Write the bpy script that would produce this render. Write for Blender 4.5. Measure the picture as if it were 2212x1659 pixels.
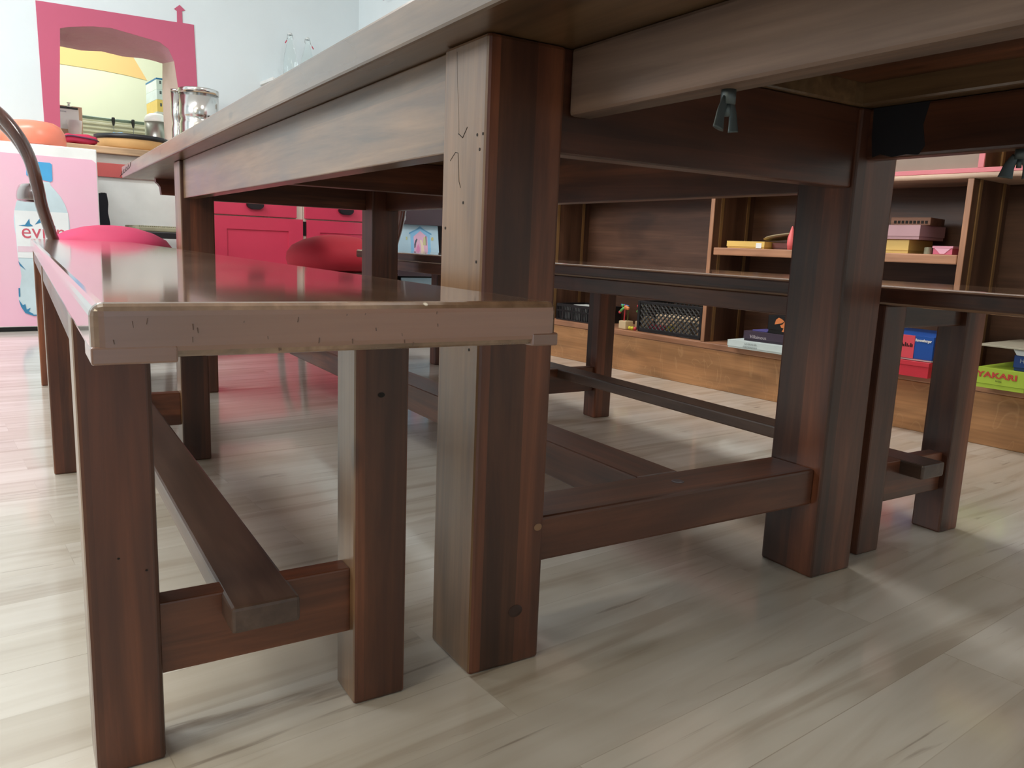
import bpy, bmesh, math, random
from mathutils import Vector, Matrix, Euler
from mathutils.geometry import tessellate_polygon
random.seed(7)
for o in list(bpy.data.objects): bpy.data.objects.remove(o)
SC = bpy.context.scene
COL = SC.collection
TH = math.radians(5.5)                      # the room stands 5.5 degrees off the table
CT, ST = math.cos(TH), math.sin(TH)
def room(s, t, z=0.0): return Vector((CT*s - ST*t, ST*s + CT*t, z))

# ------------------------------------------------------------------ camera, world, lights, exposure
cam = bpy.data.cameras.new('camera'); camo = bpy.data.objects.new('camera', cam); COL.objects.link(camo)
cam.sensor_fit = 'HORIZONTAL'; cam.sensor_width = 36.0; cam.lens = 1702.38/2212*36.0
cam.clip_start = 0.02; cam.clip_end = 60
camo.location = (-0.4096, -0.7261, 0.4881)
camo.rotation_euler = Euler((math.radians(80.0674), math.radians(-2.2455), math.radians(-31.5528)), 'XYZ')
SC.camera = camo
w = bpy.data.worlds.new('world'); SC.world = w; w.use_nodes = True
bg = w.node_tree.nodes['Background']; bg.inputs[0].default_value = (0.75, 0.87, 1.0, 1); bg.inputs[1].default_value = 1.0
SC.view_settings.view_transform = 'Standard'; SC.view_settings.look = 'None'
SC.view_settings.exposure = 0.10; SC.view_settings.gamma = 1.0; SC.view_settings.use_curve_mapping = False
def area(name, s, t, z, dx, dy, rot, power, col):
    l = bpy.data.lights.new(name, 'AREA'); l.shape = 'RECTANGLE'; l.size = dx; l.size_y = dy
    l.energy = power; l.color = col
    o = bpy.data.objects.new(name, l); COL.objects.link(o); o.location = room(s, t, z)
    o.rotation_euler = rot; return o
HP = math.pi/2
# daylight standing in each window opening
area('daylight_left_far', -2.46, 2.6, 1.95, 1.4, 0.9, (HP, 0, -HP+TH), 46, (0.95, 0.98, 1.0))
area('daylight_left_near', -2.46, -0.2, 1.95, 1.3, 0.9, (HP, 0, -HP+TH), 25, (1.0, 0.82, 0.54))
area('daylight_rear', -0.85, -3.06, 1.02, 0.75, 1.85, (-HP, math.pi, TH), 13, (0.42, 0.66, 1.0))
# ceiling lamps (their light; the housings are built below)
area('ceiling_light_front', -0.7, 2.9, 2.60, 1.2, 0.25, (0, 0, TH), 36, (0.96, 0.99, 1.0))
area('ceiling_light_rear', -1.3, 0.4, 2.60, 1.2, 0.25, (0, 0, TH), 12, (1.0, 0.93, 0.80))
area('ceiling_light_right', 1.15, 1.1, 2.60, 1.2, 0.45, (0, 0, HP+TH), 28, (1.0, 0.97, 0.92))
area('kitchen_light', 0.6, 5.9, 2.40, 1.0, 0.6, (0, 0, TH), 25, (0.99, 1.0, 0.97))

# ------------------------------------------------------------------ materials
MATS = {}
class NT:
    def __init__(s, name):
        s.m = bpy.data.materials.new(name); s.m.use_nodes = True; s.t = s.m.node_tree
        s.b = s.t.nodes['Principled BSDF']
    def n(s, typ, **kw):
        k = s.t.nodes.new(typ)
        for a, v in kw.items():
            if a.startswith('i_'):
                key = a[2:]; key = int(key) if key.isdigit() else key.replace('_', ' ')
                k.inputs[key].default_value = v
            else: setattr(k, a, v)
        return k
    def l(s, a, b): s.t.links.new(a, b)
    def coord(s): return s.n('ShaderNodeTexCoord').outputs['Object']
    def ramp(s, fac, stops, interp='LINEAR'):
        r = s.n('ShaderNodeValToRGB'); r.color_ramp.interpolation = interp
        e = r.color_ramp.elements
        while len(e) < len(stops): e.new(0.5)
        for i, (p, c) in enumerate(stops):
            e[i].position = p; e[i].color = (*c, 1) if len(c) == 3 else c
        s.l(fac, r.inputs[0]); return r.outputs[0]
    def mix(s, fac, a, b, mode='MIX'):
        k = s.n('ShaderNodeMix', data_type='RGBA', blend_type=mode)
        for inp, v in ((0, fac), (6, a), (7, b)):
            if hasattr(v, 'links') or isinstance(v, bpy.types.NodeSocket): s.l(v, k.inputs[inp])
            else: k.inputs[inp].default_value = v if inp == 0 else (*v, 1)
        return k.outputs[2]
    def bump(s, h, strength, dist=0.002):
        k = s.n('ShaderNodeBump', i_Strength=strength, i_Distance=dist); s.l(h, k.inputs['Height']); s.l(k.outputs[0], s.b.inputs['Normal'])
def srgb(r, g, b):
    f = lambda c: (c/255/12.92 if c/255 <= 0.04045 else ((c/255+0.055)/1.055)**2.4)
    return (f(r), f(g), f(b))
def plain(name, col, rough=0.5, metal=0.0, noise=0.06, coat=0.0):
    if name in MATS: return MATS[name]
    k = NT(name); c = k.coord()
    nz = k.n('ShaderNodeTexNoise', i_Scale=9.0, i_Detail=4.0); k.l(c, nz.inputs['Vector'])
    lo = tuple(max(0, x*(1-noise)) for x in col); hi = tuple(min(1, x*(1+noise)) for x in col)
    k.l(k.ramp(nz.outputs['Fac'], [(0.3, lo), (0.7, hi)]), k.b.inputs['Base Color'])
    k.b.inputs['Roughness'].default_value = rough; k.b.inputs['Metallic'].default_value = metal
    k.b.inputs['Coat Weight'].default_value = coat; k.b.inputs['Coat Roughness'].default_value = 0.08
    MATS[name] = k.m; return k.m
def wood(name, axis, dark, mid, light, rough=0.3, lam=0.10, coat=0.0, cr=0.1, knots=0.5, scale=1.0, lamw=0.045):
    if name in MATS: return MATS[name]
    k = NT(name); c = k.coord()
    oi = k.n('ShaderNodeObjectInfo')
    add = k.n('ShaderNodeVectorMath', operation='ADD')
    sc = k.n('ShaderNodeVectorMath', operation='SCALE'); sc.inputs['Scale'].default_value = 7.3
    cmb = k.n('ShaderNodeCombineXYZ')
    for i in range(3): k.l(oi.outputs['Random'], cmb.inputs[i])
    k.l(cmb.outputs[0], sc.inputs[0]); k.l(c, add.inputs[0]); k.l(sc.outputs[0], add.inputs[1])
    v = add.outputs[0]
    def stretched(along, across):
        mp = k.n('ShaderNodeMapping'); s_ = [across*scale]*3; s_['xyz'.index(axis)] = along*scale
        mp.inputs['Scale'].default_value = s_; k.l(v, mp.inputs['Vector']); return mp.outputs[0]
    n1 = k.n('ShaderNodeTexNoise', i_Scale=1.0, i_Detail=6.0, i_Roughness=0.6, i_Distortion=0.6); k.l(stretched(1.6, 22), n1.inputs['Vector'])
    n2 = k.n('ShaderNodeTexNoise', i_Scale=1.0, i_Detail=3.0, i_Distortion=0.4); k.l(stretched(5, 130), n2.inputs['Vector'])
    n3 = k.n('ShaderNodeTexNoise', i_Scale=1.0, i_Detail=2.0, i_Distortion=0.8); k.l(stretched(3.0, 9.0), n3.inputs['Vector'])
    base = k.ramp(n1.outputs['Fac'], [(0.25, dark), (0.5, mid), (0.78, light)])
    blot = k.ramp(n3.outputs['Fac'], [(0.30, (0.55, 0.53, 0.52)), (0.6, (1.15, 1.1, 1.05))])
    base = k.mix(0.75, base, blot, 'MULTIPLY')
    fine = k.ramp(n2.outputs['Fac'], [(0.3, (0.82, 0.80, 0.79)), (0.65, (1.08, 1.08, 1.08))])
    base = k.mix(0.8, base, fine, 'MULTIPLY')
    if lam:                                                         # glued staves: every stave its own tone
        sn = k.n('ShaderNodeVectorMath', operation='SNAP')
        inc = [lamw]*3; inc['xyz'.index(axis)] = 50.0
        sn.inputs[1].default_value = inc; k.l(v, sn.inputs[0])
        wn = k.n('ShaderNodeTexWhiteNoise'); k.l(sn.outputs[0], wn.inputs['Vector'])
        tone = k.ramp(wn.outputs['Value'], [(0.0, (1-3*lam, 1-3.2*lam, 1-3.2*lam)), (1.0, (1+3*lam, 1+1.6*lam, 1+1.2*lam))])
        base = k.mix(1.0, base, tone, 'MULTIPLY')
    if knots:
        vo = k.n('ShaderNodeTexVoronoi', i_Scale=1.0, i_Randomness=1.0); k.l(stretched(3.5, 8.0), vo.inputs['Vector'])
        kn = k.ramp(vo.outputs['Distance'], [(0.035, (0.12, 0.09, 0.08)), (0.085, (1, 1, 1))])
        base = k.mix(knots, base, kn, 'MULTIPLY')
    k.l(base, k.b.inputs['Base Color'])
    rg = k.n('ShaderNodeMapRange'); rg.inputs['To Min'].default_value = rough*0.75; rg.inputs['To Max'].default_value = rough*1.3
    k.l(n3.outputs['Fac'], rg.inputs['Value']); k.l(rg.outputs[0], k.b.inputs['Roughness'])
    k.b.inputs['Coat Weight'].default_value = coat; k.b.inputs['Coat Roughness'].default_value = cr
    k.bump(n2.outputs['Fac'], 0.12, 0.001)
    MATS[name] = k.m; return k.m
WD = dict(dark=(0.034, 0.013, 0.008), mid=(0.105, 0.039, 0.020), light=(0.25, 0.098, 0.046))
tablew = lambda: wood('tabletop_wood', 'y', (0.055, 0.030, 0.018), (0.175, 0.108, 0.055), (0.29, 0.19, 0.105), rough=0.30, coat=0.5, cr=0.25, lam=0.06, lamw=0.09)
woodx = lambda: wood('stained_wood_x', 'x', **WD, rough=0.38, coat=0.15, cr=0.2)
woody = lambda: wood('stained_wood_y', 'y', **WD, rough=0.36, coat=0.18, cr=0.22)
palerz = lambda: wood('pale_leg_face', 'z', (0.075, 0.042, 0.024), (0.185, 0.108, 0.056), (0.29, 0.18, 0.10), rough=0.34, coat=0.4, cr=0.25, lam=0.03)
def paler(o):  # gives the leg faces turned left a paler wood
    o.data.materials.append(palerz())
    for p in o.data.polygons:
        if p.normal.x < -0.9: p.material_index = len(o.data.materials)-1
raily = lambda: wood('dusty_rail_wood', 'y', (0.045, 0.026, 0.020), (0.155, 0.100, 0.074), (0.26, 0.18, 0.14), rough=0.55, coat=0.0, lam=0.0, scale=0.8)
woodz = lambda: wood('stained_wood_z', 'z', **WD, rough=0.38, coat=0.15, cr=0.22, lam=0.14)
def foot_mat():
    if 'dusty_foot_wood' in MATS: return MATS['dusty_foot_wood']
    m = wood('dusty_foot_wood', 'y', (0.035, 0.021, 0.016), (0.080, 0.048, 0.036), (0.15, 0.095, 0.072), rough=0.42, coat=0.25, cr=0.3, lam=0.0, knots=0.4)
    return m
def seat_mat():
    if 'bench_seat' in MATS: return MATS['bench_seat']
    m = wood('bench_seat', 'y', (0.15, 0.090, 0.058), (0.26, 0.165, 0.108), (0.37, 0.25, 0.17), rough=0.20, coat=1.0, cr=0.07, lam=0.06, lamw=0.11, knots=0.25)
    t = m.node_tree; b = t.nodes['Principled BSDF']
    for n_ in t.nodes:
        if n_.bl_idname == 'ShaderNodeBump': n_.inputs['Strength'].default_value = 0.0                 # pale crumbs and scratches lying in the varnish
    tc = t.nodes.new('ShaderNodeTexCoord'); vo = t.nodes.new('ShaderNodeTexVoronoi'); vo.inputs['Scale'].default_value = 26
    vo.inputs['Randomness'].default_value = 1.0
    r = t.nodes.new('ShaderNodeValToRGB'); r.color_ramp.elements[0].position = 0.028; r.color_ramp.elements[0].color = (1, 1, 1, 1)
    r.color_ramp.elements[1].position = 0.05; r.color_ramp.elements[1].color = (0, 0, 0, 1)
    t.links.new(tc.outputs['Object'], vo.inputs['Vector']); t.links.new(vo.outputs['Distance'], r.inputs[0])
    mx = t.nodes.new('ShaderNodeMix'); mx.data_type = 'RGBA'
    src = b.inputs['Base Color'].links[0].from_socket
    t.links.new(src, mx.inputs[6]); mx.inputs[7].default_value = (0.75, 0.68, 0.58, 1); t.links.new(r.outputs[0], mx.inputs[0])
    t.links.new(mx.outputs[2], b.inputs['Base Color']); return m
OAK = dict(dark=(0.40, 0.195, 0.080), mid=(0.47, 0.24, 0.105), light=(0.54, 0.29, 0.135))
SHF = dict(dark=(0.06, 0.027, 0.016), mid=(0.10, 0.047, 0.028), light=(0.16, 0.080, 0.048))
def plinth_mat():
    if 'oak_plinth' in MATS: return MATS['oak_plinth']
    m = wood('oak_plinth', 'y', **OAK, rough=0.42, lam=0, knots=0.1)
    t = m.node_tree; b = t.nodes['Principled BSDF']; tc = t.nodes.new('ShaderNodeTexCoord')
    mp = t.nodes.new('ShaderNodeMapping'); mp.inputs['Rotation'].default_value = (0.7, 0, 0); mp.inputs['Scale'].default_value = (1, 5, 2.6)
    wv = t.nodes.new('ShaderNodeTexNoise'); wv.inputs['Scale'].default_value = 2.2; wv.inputs['Detail'].default_value = 1.0; wv.inputs['Distortion'].default_value = 1.6
    r = t.nodes.new('ShaderNodeValToRGB'); e = r.color_ramp.elements
    e[0].position = 0.555; e[0].color = (0, 0, 0, 1); e[1].position = 0.585; e[1].color = (0, 0, 0, 1); k2 = e.new(0.57); k2.color = (0.22, 0.22, 0.22, 1)
    t.links.new(tc.outputs['Object'], mp.inputs[0]); t.links.new(mp.outputs[0], wv.inputs[0]); t.links.new(wv.outputs['Fac'], r.inputs[0])
    mx = t.nodes.new('ShaderNodeMix'); mx.data_type = 'RGBA'; src = b.inputs['Base Color'].links[0].from_socket
    t.links.new(src, mx.inputs[6]); mx.inputs[7].default_value = (0.72, 0.44, 0.22, 1); t.links.new(r.outputs[0], mx.inputs[0]); t.links.new(mx.outputs[2], b.inputs['Base Color'])
    return m
shelf_edge = lambda: wood('shelf_edge_wood', 'y', (0.30, 0.14, 0.075), (0.42, 0.21, 0.12), (0.52, 0.29, 0.18), rough=0.4, lam=0, knots=0.1)
shelf_edgez = lambda: wood('shelf_edge_wood_z', 'z', (0.30, 0.14, 0.075), (0.42, 0.21, 0.12), (0.52, 0.29, 0.18), rough=0.4, lam=0, knots=0.1)
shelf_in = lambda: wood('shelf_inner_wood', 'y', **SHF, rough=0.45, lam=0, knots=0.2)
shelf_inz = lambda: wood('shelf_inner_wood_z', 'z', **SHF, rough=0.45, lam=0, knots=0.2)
def floor_mat():
    k = NT('floor_laminate'); c = k.coord()
    br = k.n('ShaderNodeTexBrick', offset=0.37, offset_frequency=2, squash=1.0)
    br.inputs['Scale'].default_value = 1.0; br.inputs['Mortar Size'].default_value = 0.0006
    br.inputs['Brick Width'].default_value = 0.85; br.inputs['Row Height'].default_value = 0.095
    br.inputs['Color1'].default_value = (0, 0, 0, 1); br.inputs['Color2'].default_value = (1, 1, 1, 1)
    br.inputs['Mortar'].default_value = (0.35, 0.35, 0.35, 1); br.inputs['Mortar Smooth'].default_value = 0.2
    k.l(c, br.inputs['Vector'])
    bw = k.n('ShaderNodeSeparateColor'); k.l(br.outputs['Color'], bw.inputs[0])
    off = k.n('ShaderNodeCombineXYZ'); ml = k.n('ShaderNodeMath', operation='MULTIPLY'); ml.inputs[1].default_value = 31.0
    k.l(bw.outputs[0], ml.inputs[0]); k.l(ml.outputs[0], off.inputs[0]); k.l(ml.outputs[0], off.inputs[1])
    ad = k.n('ShaderNodeVectorMath', operation='ADD'); k.l(c, ad.inputs[0]); k.l(off.outputs[0], ad.inputs[1])
    def st(a, b, sc, det=4.0, dis=0.5):
        mp = k.n('ShaderNodeMapping'); mp.inputs['Scale'].default_value = (a, b, 1); k.l(ad.outputs[0], mp.inputs['Vector'])
        n = k.n('ShaderNodeTexNoise', i_Scale=sc, i_Detail=det, i_Distortion=dis); k.l(mp.outputs[0], n.inputs['Vector']); return n.outputs['Fac']
    base = k.ramp(bw.outputs[0], [(0.0, srgb(208, 201, 188)), (0.35, srgb(220, 215, 205)), (0.7, srgb(228, 224, 216)), (1.0, srgb(214, 209, 200))])
    s1 = k.ramp(st(1.5, 17, 1.0, 4.0, 1.4), [(0.34, srgb(188, 172, 154)), (0.46, srgb(232, 228, 222)), (0.66, (1, 1, 1))])
    col = k.mix(0.55, base, s1, 'MULTIPLY')
    s2 = k.ramp(st(2.2, 26, 1.0, 5.0, 2.6), [(0.25, srgb(130, 106, 90)), (0.34, (1, 1, 1))])
    col = k.mix(0.5, col, s2, 'MULTIPLY')
    vo = k.n('ShaderNodeTexVoronoi', i_Scale=1.0); mp = k.n('ShaderNodeMapping'); mp.inputs['Scale'].default_value = (2.0, 7.5, 1)
    k.l(ad.outputs[0], mp.inputs['Vector']); k.l(mp.outputs[0], vo.inputs['Vector'])
    kn = k.ramp(vo.outputs['Distance'], [(0.018, srgb(70, 50, 38)), (0.05, (1, 1, 1))]); col = k.mix(0.8, col, kn, 'MULTIPLY')
    seam = k.ramp(br.outputs['Fac'], [(0.0, (1, 1, 1)), (1.0, (0.62, 0.58, 0.54))]); col = k.mix(0.35, col, seam, 'MULTIPLY')
    k.l(col, k.b.inputs['Base Color']); k.b.inputs['Roughness'].default_value = 0.34; k.b.inputs['Coat Weight'].default_value = 0.9; k.b.inputs['Coat Roughness'].default_value = 0.11
    k.b.inputs['Specular IOR Level'].default_value = 0.6
    return k.m
def plaster(name, col, rough=0.85, bump=0.15):
    k = NT(name); c = k.coord(); n = k.n('ShaderNodeTexNoise', i_Scale=3.0, i_Detail=5.0); k.l(c, n.inputs['Vector'])
    k.l(k.ramp(n.outputs['Fac'], [(0.3, tuple(x*0.965 for x in col)), (0.7, col)]), k.b.inputs['Base Color'])
    n2 = k.n('ShaderNodeTexNoise', i_Scale=16.0, i_Detail=5.0); k.l(c, n2.inputs['Vector']); k.bump(n2.outputs['Fac'], bump, 0.01)
    k.b.inputs['Roughness'].default_value = rough; return k.m
wall_m = plaster('wall_plaster', srgb(224, 234, 238))
ceil_m = plaster('ceiling_paint', srgb(240, 240, 238))
kit_m = plaster('kitchen_wall_paint', srgb(236, 240, 214), bump=0.03)
lintel_m = plaster('pink_lintel_plaster', srgb(190, 138, 152), 0.6, 0.8)
jamb_m = plaster('beige_jamb_plaster', srgb(214, 196, 184), 0.7, 0.4)
pinkpaint = plaster('pink_wall_paint', srgb(196, 92, 122), 0.55, 0.1)
black = lambda: plain('black_plastic', (0.012, 0.012, 0.014), 0.4)
steel = lambda: plain('brushed_steel', (0.72, 0.71, 0.69), 0.16, 1.0, 0.03)
glass_m = NT('clear_glass'); glass_m.b.inputs['Transmission Weight'].default_value = 1.0
glass_m.b.inputs['Roughness'].default_value = 0.02; glass_m.b.inputs['IOR'].default_value = 1.25
glass_m.b.inputs['Base Color'].default_value = (0.93, 0.97, 0.96, 1)

# ------------------------------------------------------------------ mesh helpers
def add_box(bm, x0, x1, y0, y1, z0, z1, bevel=0.0, seg=2, mat=None):
    b = bmesh.new(); bmesh.ops.create_cube(b, size=1.0)
    bmesh.ops.scale(b, vec=(x1-x0, y1-y0, z1-z0), verts=b.verts)
    if bevel: bmesh.ops.bevel(b, geom=list(b.edges), offset=bevel, segments=seg, profile=0.5, affect='EDGES')
    bmesh.ops.translate(b, vec=((x0+x1)/2, (y0+y1)/2, (z0+z1)/2), verts=b.verts)
    if mat is not None: bmesh.ops.transform(b, matrix=mat, verts=b.verts)
    me = bpy.data.meshes.new('tmp'); b.to_mesh(me); b.free(); bm.from_mesh(me); bpy.data.meshes.remove(me); return bm
def box(*a, **k): return add_box(bmesh.new(), *a, **k)
def add_prism(bm, pts, axis, a0, a1, bevel=0.0):
    """polygon pts extruded along axis from a0 to a1; pts are the two other coordinates in xyz order"""
    def P(p, a):
        q = list(p); q.insert('xyz'.index(axis), a); return q
    b = bmesh.new(); f = b.faces.new([b.verts.new(P(p, a0)) for p in pts])
    r = bmesh.ops.extrude_face_region(b, geom=[f]); vs = [g for g in r['geom'] if isinstance(g, bmesh.types.BMVert)]
    d = [0, 0, 0]; d['xyz'.index(axis)] = a1-a0; bmesh.ops.translate(b, vec=d, verts=vs)
    bmesh.ops.recalc_face_normals(b, faces=b.faces)
    if bevel: bmesh.ops.bevel(b, geom=list(b.edges), offset=bevel, segments=2, affect='EDGES')
    me = bpy.data.meshes.new('tmp'); b.to_mesh(me); b.free(); bm.from_mesh(me); bpy.data.meshes.remove(me); return bm
def add_lathe(bm, prof, cx, cy, seg=32, axis='z', squash=1.0):
    rings = []
    for r, h in prof:
        ring = []
        for i in range(seg):
            a = 2*math.pi*i/seg; x, y = r*math.cos(a), r*math.sin(a)*squash
            p = (cx+x, cy+y, h) if axis == 'z' else ((h, cx+x, cy+y) if axis == 'x' else (cx+x, h, cy+y))
            ring.append(bm.verts.new(p))
        rings.append(ring)
    for a, b in zip(rings, rings[1:]):
        for i in range(seg):
            j = (i+1) % seg; bm.faces.new((a[i], a[j], b[j], b[i]))
    if prof[0][0] > 1e-6: bm.faces.new(rings[0][::-1])
    if prof[-1][0] > 1e-6: bm.faces.new(rings[-1])
    return bm
def add_tube(bm, pts, r, seg=8, r2=None, flat=1.0, up=None, closed=False):
    pts = [Vector(p) for p in pts]; n = len(pts); rings = []
    ref = Vector(up) if up else Vector((0, 0, 1))
    for i, p in enumerate(pts):
        if closed: d = (pts[(i+1) % n]-pts[i-1]).normalized()
        else: d = (pts[min(i+1, n-1)]-pts[max(i-1, 0)]).normalized()
        u = ref-d*ref.dot(d)
        if u.length < 1e-3: u = Vector((1, 0, 0))-d*d.x
        u.normalize(); v = d.cross(u); rr = r if r2 is None else r+(r2-r)*i/(n-1)
        rings.append([bm.verts.new(p+u*rr*math.cos(2*math.pi*k/seg)+v*rr*flat*math.sin(2*math.pi*k/seg)) for k in range(seg)])
    rng = range(n) if closed else range(n-1)
    for i in rng:
        a, b = rings[i], rings[(i+1) % n]
        for k in range(seg):
            j = (k+1) % seg; bm.faces.new((a[k], a[j], b[j], b[k]))
    if not closed: bm.faces.new(rings[0][::-1]); bm.faces.new(rings[-1])
    return bm
def smooth_curve(pts, n=8):
    out = []; P = [Vector(p) for p in pts]; P = [2*P[0]-P[1]]+P+[2*P[-1]-P[-2]]
    for i in range(1, len(P)-2):
        for j in range(n):
            t = j/n; a, b, c, d = P[i-1:i+3]
            out.append(0.5*((2*b)+(c-a)*t+(2*a-5*b+4*c-d)*t*t+(3*b-a-3*c+d)*t**3))
    out.append(P[-2]); return out
def add_poly(bm, loops, to3):
    """flat polygon with holes, loops of 2-D points, to3 maps a 2-D point to 3-D"""
    tris = tessellate_polygon([[Vector((*p, 0)) for p in lp] for lp in loops])
    vs = [bm.verts.new(to3(*p)) for lp in loops for p in lp]
    for t in tris:
        try: bm.faces.new([vs[i] for i in t])
        except ValueError: pass
    return vs
def tag(o, label=None, cat=None, group=None, kind=None):
    if label: o['label'] = label
    if cat: o['category'] = cat
    if group: o['group'] = group
    if kind: o['kind'] = kind
    return o
def mesh(name, bm, mat, parent=None, org=None, smooth=False, label=None):
    if org is not None: bmesh.ops.translate(bm, vec=-Vector(org), verts=bm.verts)
    bmesh.ops.recalc_face_normals(bm, faces=bm.faces)
    me = bpy.data.meshes.new(name); bm.to_mesh(me); bm.free()
    if isinstance(mat, (list, tuple)):
        for m in mat: me.materials.append(m)
    else: me.materials.append(mat)
    if smooth:
        for p in me.polygons: p.use_smooth = True
    o = bpy.data.objects.new(name, me); COL.objects.link(o)
    if parent is not None: o.parent = parent
    if label: o['label'] = label
    return o
class Thing:
    """an Empty at the thing's base; parts are given in its own design frame: 'w' world or 'r' room coordinates"""
    def __init__(s, name, label, cat, org, frame='w', group=None, rot=0.0):
        s.org = Vector(org); s.o = bpy.data.objects.new(name, None); COL.objects.link(s.o)
        s.o.empty_display_size = 0.05
        if frame == 'r': s.o.location = room(*org); s.o.rotation_euler = (0, 0, TH+rot)
        else: s.o.location = org; s.o.rotation_euler = (0, 0, rot)
        tag(s.o, label, cat, group)
    def part(s, name, bm, mat, smooth=False, label=None, parent=None):
        return mesh(name, bm, mat, parent or s.o, s.org, smooth, label)
def single(name, bm, mat, label, cat, org, frame='w', group=None, rot=0.0, smooth=False):
    o = mesh(name, bm, mat, None, org, smooth)
    if frame == 'r': o.location = room(*org); o.rotation_euler = (0, 0, TH+rot)
    else: o.location = org; o.rotation_euler = (0, 0, rot)
    return tag(o, label, cat, group)
def structure(name, bm, mat):
    o = mesh(name, bm, mat); o.rotation_euler = (0, 0, TH); return tag(o, kind='structure')
def text(s, body, size, pos, rot, mat, name='lettering', extrude=0.0004, parent=None, sx=1.0, bold=0.0):
    c = bpy.data.curves.new(name, 'FONT'); c.body = body; c.size = size; c.extrude = extrude; c.offset = bold
    c.materials.append(mat); c.resolution_u = 3
    o = bpy.data.objects.new(name, c); COL.objects.link(o); o.parent = parent or s.o
    dg = bpy.context.evaluated_depsgraph_get(); dg.update()
    me = bpy.data.meshes.new_from_object(o.evaluated_get(dg)); bpy.data.objects.remove(o); bpy.data.curves.remove(c)
    me.materials.clear(); me.materials.append(mat)
    o = bpy.data.objects.new(name, me); COL.objects.link(o); o.parent = parent or s.o
    o.location = Vector(pos)-s.org; o.rotation_euler = rot; o.scale = (sx, 1, 1); return o
def dup_tree(o, parent=None):
    c = o.copy(); COL.objects.link(c); c.parent = parent
    for ch in o.children: dup_tree(ch, c)
    return c

# ------------------------------------------------------------------ the room (room coordinates s, t, z)
S0, S1, T0, T1, HC = -2.5, 2.09, -3.1, 4.55, 2.65
bm = bmesh.new(); add_box(bm, S0-0.2, S1+0.2, T0-0.2, 7.2, -0.1, 0.0); structure('floor', bm, floor_mat())
bm = bmesh.new(); add_box(bm, S0-0.2, S1+0.2, T0-0.2, 7.2, HC, HC+0.1); structure('ceiling', bm, ceil_m)
bm = bmesh.new(); add_box(bm, S1, S1+0.15, T0, T1, 0, HC); structure('wall_right', bm, wall_m)
# left wall with two window openings
bm = bmesh.new()
for a, b, c, d in ((T0, -0.95, 0, HC), (0.55, 1.85, 0, HC), (3.35, T1, 0, HC), (-0.95, 0.55, 0, 1.45), (-0.95, 0.55, 2.45, HC), (1.85, 3.35, 0, 1.45), (1.85, 3.35, 2.45, HC)):
    add_box(bm, S0-0.2, S0, a, b, c, d)
structure('wall_left', bm, wall_m)
bm = bmesh.new()
for a, b, c, d in ((S0, -1.3, 0, HC), (-0.4, S1, 0, HC), (-1.3, -0.4, 2.03, HC)): add_box(bm, a, b, T0-0.2, T0, c, d)
structure('wall_rear', bm, wall_m)
frame_m = plain('window_paint', srgb(235, 235, 230), 0.4)
def window(name, horiz, a0, a1, z0, z1, at):
    bm = bmesh.new()
    def bx(p, q, r, s_):
        if horiz: add_box(bm, p, q, at-0.04, at, r, s_, 0.004)
        else: add_box(bm, at-0.04, at, p, q, r, s_, 0.004)
    m = (a0+a1)/2; bx(a0, a0+0.05, z0, z1); bx(a1-0.05, a1, z0, z1); bx(a0, a1, z0, z0+0.05); bx(a0, a1, z1-0.05, z1); bx(m-0.03, m+0.03, z0, z1)
    structure(name, bm, frame_m)
window('window_1', False, 1.85, 3.35, 1.45, 2.45, S0-0.02); window('window_2', False, -0.95, 0.55, 1.45, 2.45, S0-0.02); window('door_1', True, -1.3, -0.4, 0.0, 2.03, T0-0.02)
# back wall with the rough serving hatch
hole = [(0.255, 0.93), (0.262, 1.20), (0.275, 1.42), (0.283, 1.575), (0.331, 1.592), (0.447, 1.616), (0.543, 1.625), (0.689, 1.608), (0.800, 1.595), (0.850, 1.565), (0.880, 1.50), (0.897, 1.36), (0.905, 1.15), (0.910, 0.93)]
hole2 = [(0.20, 0.93), (0.20, 1.20), (0.21, 1.42), (0.25, 1.555), (0.35, 1.556), (0.45, 1.552), (0.56, 1.566), (0.68, 1.556), (0.80, 1.564), (0.86, 1.560), (0.912, 1.552), (0.905, 1.36), (0.908, 1.15), (0.915, 0.93)]
outer = [(S0, 0), (S1, 0), (S1, HC), (S0, HC)]
TB = T1+0.40
bm = bmesh.new()
add_poly(bm, [outer, hole], lambda s, z: (s, T1, z)); add_poly(bm, [outer, hole2], lambda s, z: (s, TB, z))
wb = mesh('wall_back', bm, [wall_m]); wb.rotation_euler = (0, 0, TH); tag(wb, kind='structure')
bm = bmesh.new(); N = len(hole); rows = []
for j in range(7):
    f = j/6; row = []
    for i in range(N):
        s, z = [hole[i][k]*(1-f)+hole2[i][k]*f for k in (0, 1)]
        if 0 < j < 6 and 3 < i < 10: s += random.uniform(-.008, .008); z += random.uniform(-.014, .014) - 0.012*math.sin(math.pi*f)
        row.append(bm.verts.new((s, T1+(TB-T1)*f, z)))
    rows.append(row)
for a, b in zip(rows, rows[1:]):
    for i in range(N):
        k = (i+1) % N; f = bm.faces.new((a[i], a[k], b[k], b[i])); f.material_index = 1 if i >= 10 else 0
o = mesh('trim_2', bm, [lintel_m, jamb_m], smooth=True); o.rotation_euler = (0, 0, TH); tag(o, kind='structure')
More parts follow.
